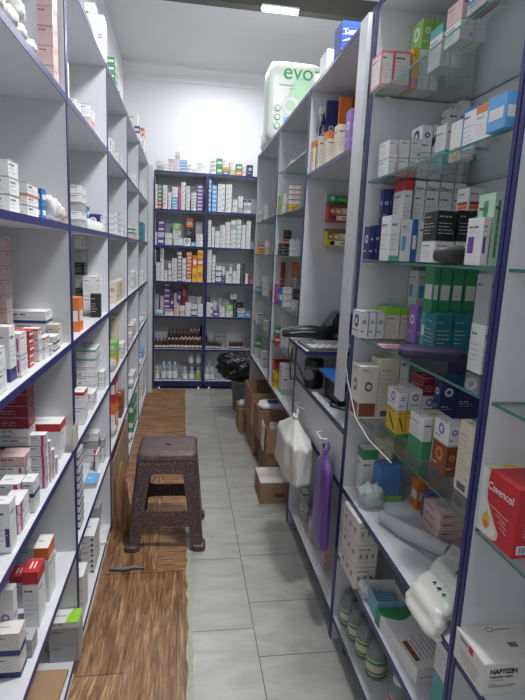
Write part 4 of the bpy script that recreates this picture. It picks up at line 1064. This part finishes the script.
# cables hanging at the niche's far side
b=MB(); b.tube([(.575,2.49,.985),(.55,2.53,.93),(.548,2.55,.84),(.548,2.52,.78),(.549,2.44,.80),(.585,2.35,.812)],.0035,'blackplastic',6); tag(obj('power_cable',b),'black cable hanging from keyboard board past the red basket','cable')
b=MB(); b.tube([(.55,2.60,.99),(.54,2.58,.90),(.545,2.50,.87),(.555,2.42,.88),(.572,2.33,.82)],.003,'blackplastic',6); tag(obj('power_cable',b),'second thin black cable looping in front of the niche corner','cable')
b=MB(); b.tube([(.553,1.66,1.135),(.549,1.665,1.05),(.551,1.63,.99),(.548,1.52,.90),(.550,1.40,.872),(.556,1.24,.866)],.0018,'whiteplastic',6); tag(obj('cable',b),'thin white cable drooping along edge of packed glass shelves','cable')
# wall display trays on the far niche side
def tray(z,k,lab,fill,label):
    r=empty('display_tray',(.73,2.455,z)); tag(r,label,'display tray','display trays on the niche wall')
    b=MB(); b.box(-.065,.065,.025,.028,0,.085,'kraft'); b.box(-.065,.065,-.028,.024,0,.003,k); b.box(-.065,-.062,-.028,.024,.003,.07,k); b.box(.062,.065,-.028,.024,.003,.07,k)
    obj('tray_body',b,r)
    b=MB(); b.box(-.065,.065,-.032,-.0285,0,.032,k); b.box(-.03,.05,-.0326,-.0321,.006,.026,'white'); 
    b.face([(-.040+.013*math.cos(i*PI/6),-.0328,.016+.011*math.sin(i*PI/6)) for i in range(12)],'navy'); b.box(.0,.04,-.0330,-.0327,.012,.018,'dgrey'); obj('front_label',b,r)
    for i in range(4):
        s=MB(); x=-.058+i*.029; s.box(x,x+.026,-.020,.016,.0035,.062,fill[i%len(fill)]); s.box(x+.004,x+.022,-.0206,-.0201,.04,.052,'white'); o=obj('sachet_box',s); o.location=(.73,2.455,z); 
        tag(o,'small %s packet in display tray, %s from left, %s tray'%(('patterned','tan','bright','pale')[i],ORD[i],'upper' if z>1.5 else 'lower'),'packet','packets in the wall trays')
tray(1.563,'redplastic','',['amberp','yellow','orange','lilac'] if False else ['orange','yellow','cream','lilac'],'red-fronted display tray hung on niche wall, upper one')
tray(1.447,'yellowplastic','',['kraft','yellow','cream','cream'],'yellow-fronted display tray hung on niche wall, lower one')
b=MB(); b.box(-.05,.05,-.02,.02,0,.032,'green'); b.face([(-.035+.012*math.cos(i*PI/6),-.0206,.016+.012*math.sin(i*PI/6)) for i in range(12)],'palegreen'); b.box(-.01,.03,-.0206,-.0201,.01,.02,'lgreen')
o=obj('carton',b,loc=(.715,2.455,1.6495)); o.rotation_euler=(0,.06,0); tag(o,'small dark green pack lying over upper display tray','packet')
# baskets in the basket unit
def basket(k,x0,x1,y0,y1,z0,h,label):
    w,d=x1-x0,y1-y0; r=empty('basket',((x0+x1)/2,(y0+y1)/2,z0)); tag(r,label,'basket','plastic baskets'); X,Y=w/2,d/2
    b=MB(); b.box(-X,X,-Y,Y,0,.004,k)
    for a in ((-X,X,-Y,-Y+.003),(-X,X,Y-.003,Y)): b.box(*a,.004,h*.25,k); b.box(*a,h*.75,h,k); b.box(*a,h*.45,h*.55,k)
    for a in ((-X,-X+.003,-Y+.003,Y-.003),(X-.003,X,-Y+.003,Y-.003)): b.box(*a,.004,h*.25,k); b.box(*a,h*.75,h,k); b.box(*a,h*.45,h*.55,k)
    for i in range(6):
        xx=-X+i*(w-.006)/5
        for yy in (-Y,Y-.003): b.box(xx,xx+.006,yy,yy+.003,h*.25,h*.75,k)
    for i in range(6):
        yy=-Y+.0035+i*(d-.014)/5
        for xx in (-X,X-.003): b.box(xx,xx+.003,yy,yy+.006,h*.25,h*.75,k)
    obj('basket_body',b,r); b=MB(); b.box(-X-.003,X+.003,-Y-.003,-Y+.003,h,h+.006,k); b.box(-X-.003,X+.003,Y-.003,Y+.003,h,h+.006,k); b.box(-X-.003,-X+.003,-Y+.003,Y-.003,h,h+.006,k); b.box(X-.003,X+.003,-Y+.003,Y-.003,h,h+.006,k); obj('rim',b,r)
basket('redplastic',.585,.80,3.21,3.28,.5685,.15,'red plastic basket on shelf beside the niche')
basket('yellowplastic',.572,.64,3.11,3.19,.5685,.095,'small yellow basket in front of the red basket')
# ------------------------------------------------------------ hanging bags
def hangbag(name,k,cx,cy,ztop,zbot,w,d,label,seed,tie=.2):
    r=empty(name,(cx,cy,zbot)); tag(r,label,'bag'); rg=random.Random(seed); H=ztop-zbot; n=26; m=30; P=[]
    ph=[rg.uniform(0,6) for _ in range(4)]
    for i in range(n+1):
        t=i/n; z=H*t
        if t<.06: s=.80+.2*(t/.06)
        elif t<1-tie*1.6: s=1-.12*(t-.06)
        else:
            q=(t-(1-tie*1.6))/(tie*1.6); s=(.88-.75*min(1,q*1.15)**.8) if q<.87 else .13+.2*(q-.87)
        row=[]
        for j in range(m):
            a=2*PI*j/m; f=1+.05*math.sin(7*a+ph[0]+4*t)+.04*math.sin(11*a+ph[1]-6*t)+.10*t*math.sin(9*a+ph[2])
            se=lambda c: math.copysign(abs(c)**.75,c)
            row.append((d/2*se(math.cos(a))*s*f+.012*math.sin(5*t+ph[3])*0,w/2*se(math.sin(a))*s*f+.03*(1-t)*0,z))
        P.append(row)
    b=MB(); b.grid(P,k,True,True); b.face(P[0][::-1],k); b.face(P[-1],k); obj('bag_body',b,r)
    h=MB(); h.tube([(0,.01,H-.01),(.0,.03,H+.012),(.012,.012,H+.022),(.010,-.012,H+.016),(0,-.01,H-.01)],[.009,.007,.006,.007,.009],k,7); obj('bag_handle',h,r)
hangbag('carrier_bag','bag',.490,2.12,.715,.462,.42,.12,'white carrier bag hanging full from the left niche drawer handle',3)
hangbag('carrier_bag','pbag',.530,1.765,.695,.322,.165,.04,'purple carrier bag hanging long from the right niche drawer handle',6,tie=.10)
# ------------------------------------------------------------ packed unit, special items
r=empty('glasses_case',(.583,1.085,1.3955),.05); tag(r,'dark rounded hard case lying on third glass shelf before white carton','case')
b=pillow(.086,.045,.038,'suede',3,16,3,.003); obj('case_body',b,r)
b=MB(); P=[(.0435*math.cos(a),.0235*math.sin(a),.019) for a in [2*PI*i/32 for i in range(33)]]; b.tube(P,.0012,'blackplastic',5); obj('seam',b,r)
r=empty('wallet',(.640,1.245,1.1505),math.radians(-22)); tag(r,'dark purple soft zip case lying on fourth glass shelf by pink paper','case')
obj('case_body',pillow(.17,.085,.030,'casecloth' ,4,14,5,.004),r); b=MB(); b.tube([(-.07,-.0435,.014),(.07,-.0435,.014)],.0015,'blackplastic',5); obj('zip',b,r)
b=MB(); b.box(-.02,.10,-.035,.035,0,.002,'pinkpaper'); b.box(0,.05,-.01,.0,.0021,.0024,'hotpink'); o=obj('paper_sheet',b,loc=(.586,1.415,1.1505)); o.rotation_euler[2]=-.15; tag(o,'pink paper sheet lying on fourth glass shelf before lime-lidded cartons','paper')
b=MB(); b.box(-.022,.022,-.03,.03,0,.008,'whiteplastic'); b.box(-.022,.022,.026,.03,.008,.016,'whiteplastic'); tag(obj('plastic_tray',b,loc=(.592,1.578,1.1505)),'small white tray at far corner of fourth glass shelf','tray')
b=MB(); b.box(-.012,.030,-.001,.001,0,.05,'white'); o=obj('card',b,loc=(.703,1.088,1.031)); o.rotation_euler=(.12,.1,0)
tag(o,'white open carton flap standing above the navy banded carton','card')
b=MB(); b.box(-.05,.05,-.05,.05,0,.004,'white'); 
# small sweets-like pack up high between boxes
b=MB(); b.face([(-.008,0,0),(.010,0,0),(.002,0,.045)],'brown'); b.face([(.002,.003,.045),(.010,.003,0),(-.008,.003,0)],'brown'); b.grid([[(-.008,0,0),(.010,0,0),(.002,0,.045),(-.008,0,0)],[(-.008,.003,0),(.010,.003,0),(.002,.003,.045),(-.008,.003,0)]],'brown',False)
tag(obj('card',b,loc=(.68,1.22,1.642)),'brown pointed card standing on second glass shelf','card')
# white shelf of the packed unit (z=.608)
zs=.6085
tag(obj('plastic_bag',crumple(.085,.09,.07,'clearbag',21,16,2.6,.2,7),loc=(.612,1.50,zs)),'crumpled clear plastic bag on white shelf beside the green-capped carton','bag')
r=empty('tissue_pack',(.685,1.565,zs)); tag(r,'blue clear pack with green base on white shelf behind orange carton','pack')
obj('pack_body',pillow(.085,.09,.125,'bluebag',22,16,9,.012),r); b=MB(); b.box(-.046,.046,-.047,.046,0.0,.018,'lgreen'); obj('green_base',b,r)
r=empty('plastic_roll',(.668,1.262,zs+.001),0); tag(r,'rolled clear plastic bag roll lying slanted on white shelf','roll')
b=MB(); b.tube([(-.058,.13,.022),(-.03,.04,.024),(.015,-.03,.024),(.048,-.075,.022)],[.018,.022,.023,.021],'clearbag',14); obj('roll_body',b,r)
b=MB(); b.face([(-.075,.12,.002),(-.06,.13,.002),(.045,-.08,.002),(.012,-.09,.002)],'clearbag'); b.face([(-.075,.12,.0025),(.012,-.09,.0025),(.045,-.08,.0025),(-.06,.13,.0025)],'clearbag'); obj('loose_film',b,r)
# big white bag pack drooping over the shelf edge
r=empty('bag_bundle',(.640,.985,zs)); tag(r,'bundle of white carrier bags with black print drooping over white shelf edge','bag bundle')
b=MB(); N=22; rg=random.Random(5)
path=[(.095,.145,.026),(.07,.12,.030),(.02,.075,.031),(-.02,.04,.031),(-.045,.02,.031),(-.064,.008,.028),(-.080,.0,.018),(-.088,-.004,.004),(-.091,-.006,-.010)]
P=[]; N=(len(path)-1)*4
def sp(t_):
    k=min(int(t_),len(path)-2); u=t_-k; return Vector(path[k]).lerp(Vector(path[k+1]),u)
for i in range(N+1):
    c=sp(i/4); d=(sp(min(i/4+.6,len(path)-1))-sp(max(i/4-.6,0))); nrm=Vector((-d.z,0,d.x)); nrm=nrm.normalized()*(-1 if nrm.z<0 else 1)
    if nrm.z<.05 and nrm.x>0: nrm=-nrm
    th=.022*(.55 if i in(0,N) else 1)*(1+.12*math.sin(i*.9)); row=[]
    for j in range(32):
        a=2*PI*j/32; se=lambda c_,e_:math.copysign(abs(c_)**e_,c_)
        wv=1+.04*math.sin(.7*i+3*a)+.03*math.sin(1.3*i+5*a); q_=c+nrm*(th*se(math.sin(a),.7)*wv); row.append((q_.x,c.y+.070*se(math.cos(a),.5)*wv,q_.z))
    P.append(row)
b.grid(P,'bag',True,True); b.face(P[0][::-1],'bag'); b.face(P[-1],'bag'); obj('bundle_body',b,r)
b=MB()
for x,y,w in ((.03,.05,.016),(.036,.068,.010),(.022,.062,.008),(-.05,.03,.010),(-.05,.008,.012),(-.05,-.014,.010)):
    b.face([(x+w*.5*math.cos(i*PI/5),y+w*.35*math.sin(i*PI/5),.0565) for i in range(10)],'black')
obj('printed_marks',b,r)
# low shelf (z=.353)
zl=.3535
r=empty('mask_pack',(.617,1.32,zl),-.05); tag(r,'open pack of pale blue face masks on low white shelf','mask pack')
b=MB()
b.box(-.042,.042,-.040,-.038,0,.062,'maskblue'); b.box(-.042,.042,.045,.047,0,.075,'offw'); b.box(-.042,-.040,-.038,.045,0,.062,'maskblue'); b.box(.040,.042,-.038,.045,0,.07,'offw'); b.box(-.040,.040,-.038,.045,0,.004,'maskblue')
for i in range(9): b.box(-.039,.039,-.0405,-.0401,.006+i*.006,.008+i*.006,'lblue')
obj('pack_body',b,r); b=MB()
for i in range(8): b.box(-.036,.036,-.033+i*.009,-.029+i*.009,.004,.045,'maskblue')
obj('folded_masks',b,r)
tag(obj('plastic_bag',crumple(.07,.09,.05,'clearbag',31,14,2.4,.25,6),loc=(.592,1.42-.02,zl),),'crumpled clear bag beside blue mask pack on low shelf','bag')
r=empty('medicine_carton',(.632,1.17,zl),.10); tag(r,'long white flat carton with green end lying on low white shelf','carton')
b=MB(); b.box(-.052,.052,-.115,.115,0,.045,'white'); b.box(-.0522,.0522,.085,.1152,.0,.0452,'green'); b.face([(-.052+.104*i/12,.085-.03*math.sin(PI*i/12),.0456) for i in range(13)]+[(.052,.1152,.0456),(-.052,.1152,.0456)],'green')
b.box(-.042,-.028,-.09,-.02,.0451,.0457,'brown')
for i in range(6): b.box(-.02+.012*i,-.017+.012*i,-.09,-.02+.02*(i%2),.0451,.0456,'grey')
b.box(-.045,.045,-.1156,-.1151,.018,.020,'grey'); obj('box_body',b,r,bevel=.001)
b=MB(); b.box(-.02,.02,-.03,.03,0,.006,'dgrey'); 
# jars on the floor shelf (z=.098)
zj=.0985
for i,(x,y) in enumerate(((.612,1.60),(.617,1.525),(.620,1.448),(.626,1.366),(.640,1.22),(.70,1.25))):
    g=i<4; r=empty('jar',(x,y,zj)); tag(r,('%s with green striped label, %s from the back on bottom shelf'%('plastic jar',ORD[i])) if g else 'clear bottle with pinkish label on bottom shelf, %s one'%('front','rear')[i-4],'jar','jars on the bottom shelf' if g else 'pink-label bottles')
    b=MB(); b.lathe([(.029,0),(.033,.004),(.033,.082),(.028,.092),(.020,.098),(.020,.104)],'jar',n=22); obj('jar_body',b,r)
    b=MB(); b.lathe([(.0228,.1042),(.0228,.118),(.020,.1195),(0,.1196)],'greyplastic' if g else 'whiteplastic',n=22); obj('lid',b,r)
    b=MB(); b.lathe([(.0334,.016),(.0334,.066)],'cream' if g else 'pink',n=22); b.lathe([(.0337,.052),(.0337,.062)],'green' if g else 'red',n=22); b.lathe([(.0337,.020),(.0337,.028)],'green' if g else 'red',n=22)
    keep=[i_ for i_,f in enumerate(b.f) if len(f)==4]; b.f=[b.f[i_] for i_ in keep]; b.m=[b.m[i_] for i_ in keep]; b.sm=[b.sm[i_] for i_ in keep]; obj('paper_label',b,r)
# ------------------------------------------------------------ left rack, soft packets and loose things
for i,(x,y,w) in enumerate(((-.365,.99,.05),(-.362,1.06,.05),(-.365,1.13,.055),(-.362,1.20,.05),(-.365,1.275,.05),(-.362,1.35,.045))):
    b=pillow(w,.06,.052-.004*i,'bag',40+i,12,2.6,.05); tag(obj('packet',b,loc=(x,y,1.8185)),'small white soft packet on highest left shelf, nearest bay, %s from front'%ORD[i],'packet','white packets, highest left shelf')
    if i%2==0:
        b=pillow(w*.9,.055,.05,'bag',60+i,12,2.6,.06); tag(obj('packet',b,loc=(x-.002,y+.01,1.871-.004*i)),'white soft packet lying on another, highest left shelf, %s from front'%ORD[i],'packet','white packets, highest left shelf')
for i,y in enumerate((1.515,1.565,1.612)):
    b=pillow(.055,.046,.062-.008*i,'bag' if i<2 else 'pink',70+i,12,2.8,.06); tag(obj('packet',b,loc=(-.368,y,1.4605)),'crumpled white packet on second left shelf near upright, %s from front'%ORD[i],'packet','packets, second left shelf')
for i in range(5):
    b=MB(); b.lathe([(.010,0),(.011,.002),(.011,.026),(.006,.031),(.006,.038),(0,.0385)],'whiteplastic',n=12); tag(obj('bottle',b,loc=(-.352,2.06+.075*i,1.4605)),'tiny white bottle on second left shelf before navy carton, %s from front'%ORD[i],'bottle','tiny white bottles')
b=MB(); b.box(-.004,.004,-.02,.02,0,.10,'white'); tag(obj('card',b,loc=(-.345,1.69,1.8185)),'tall white card at front corner of second bay, highest left shelf','card')
b=MB(); b.box(-.08,.045,-.10,.09,0,.010,'kraft'); b.box(-.079,.046,-.1002,-.1001,.0,.009,'orange'); o=obj('cardboard_flat',b,loc=(-.372,1.335,.136)); o.rotation_euler=(0,-.03,-.05); tag(o,'flat brown cardboard piece over floor shelf of left rack','cardboard')
b=MB(); b.box(-.06,.035,-.05,.06,0,.085,'grey'); b.box(-.04,.02,-.0506,-.0501,.03,.06,'ink'); tag(obj('carton',b,loc=(-.395,1.38,.0485)),'grey carton under cardboard piece on floor shelf','carton')
b=MB(); b.box(-.055,.03,-.045,.045,0,.075,'white'); b.box(.0301,.0306,-.02,.03,.03,.055,'ink'); b.box(-.04,.02,-.0456,-.0451,.03,.05,'ink'); o=obj('carton',b,loc=(-.362,1.26,.0485)); tag(o,'white carton with small black print jutting from floor shelf','carton')
tag(obj('plastic_bag',crumple(.10,.15,.09,'clearbag',51,16,2.5,.25,7),loc=(-.40,1.12,.0485)),'crumpled clear plastic bag on floor shelf at bottom left','bag')
b=MB()
for i in range(4): b.box(-.03,.03,-.04,.04,.0012*i*2,.0012*i*2+.0014,'offw')
o=obj('leaflets',b,loc=(-.37,2.30,.0485)); o.rotation_euler[2]=.3; tag(o,'pile of pale leaflets on floor shelf, second left bay','leaflet')
for i,(y,z_,l) in enumerate(((3.45,.7585,'fourth'),(3.75,.4035,'fifth'),(4.35,.7585,'fourth'),(4.45,.4035,'fifth'),(2.75,.7585,'fourth'),(3.6,.0485,'floor'),(2.75,.4035,'fifth'))):
    b=crumple(.07,.10,.055,'bag' if i%2 else 'clearbag',80+i,12,2.6,.22,6); bay=['fourth','fourth','farthest','farthest','third','fourth','third'][i]
    tag(obj('packet',b,loc=(-.375,y,z_)),'crumpled pale packet on %s left shelf of %s bay'%(l,bay),'packet','pale packets in far left bays')
# ------------------------------------------------------------ lights
r=empty('ceiling_lamp',(.605,3.745,2.985)); tag(r,'short bright white LED lamp mounted under the dark ceiling beam','lamp')
b=MB(); b.box(-.125,.125,-.02,.045,.012,.024,'whiteplastic'); obj('lamp_base',b,r)
b=MB(); b.tube([(-.118,0,0),(.118,0,0)],.014,'lamp',12); obj('diffuser',b,r)
def area(name,loc,sx,sy,pw,rot=(0,0,0),col=(.97,.98,1)):
    l=bpy.data.lights.new(name,'AREA'); l.shape='RECTANGLE'; l.size=sx; l.size_y=sy; l.energy=pw; l.color=col
    o=bpy.data.objects.new(name,l); COL.objects.link(o); o.location=loc; o.rotation_euler=rot; return o
area('fill_light_far',(.30,4.9,3.05),.5,.10,LP[0])  # added fill to brighten the far bookcase; no fixture hangs here
area('tube_light_beam',(.605,3.72,2.955),.25,.05,LP[1])
area('tube_light_near',(.60,1.5,3.06),.5,.14,LP[2])
area('tube_light_entry',(.60,-.6,3.06),.5,.14,LP[3])
w=bpy.data.worlds.new('world'); S.world=w; w.use_nodes=True; bg=w.node_tree.nodes['Background']; bg.inputs[0].default_value=(.80,.88,1,1); bg.inputs[1].default_value=LP[4]
S.view_settings.view_transform='Standard'; S.view_settings.look='None'; S.view_settings.gamma=1; S.view_settings.use_curve_mapping=False
S.view_settings.exposure=LP[5]
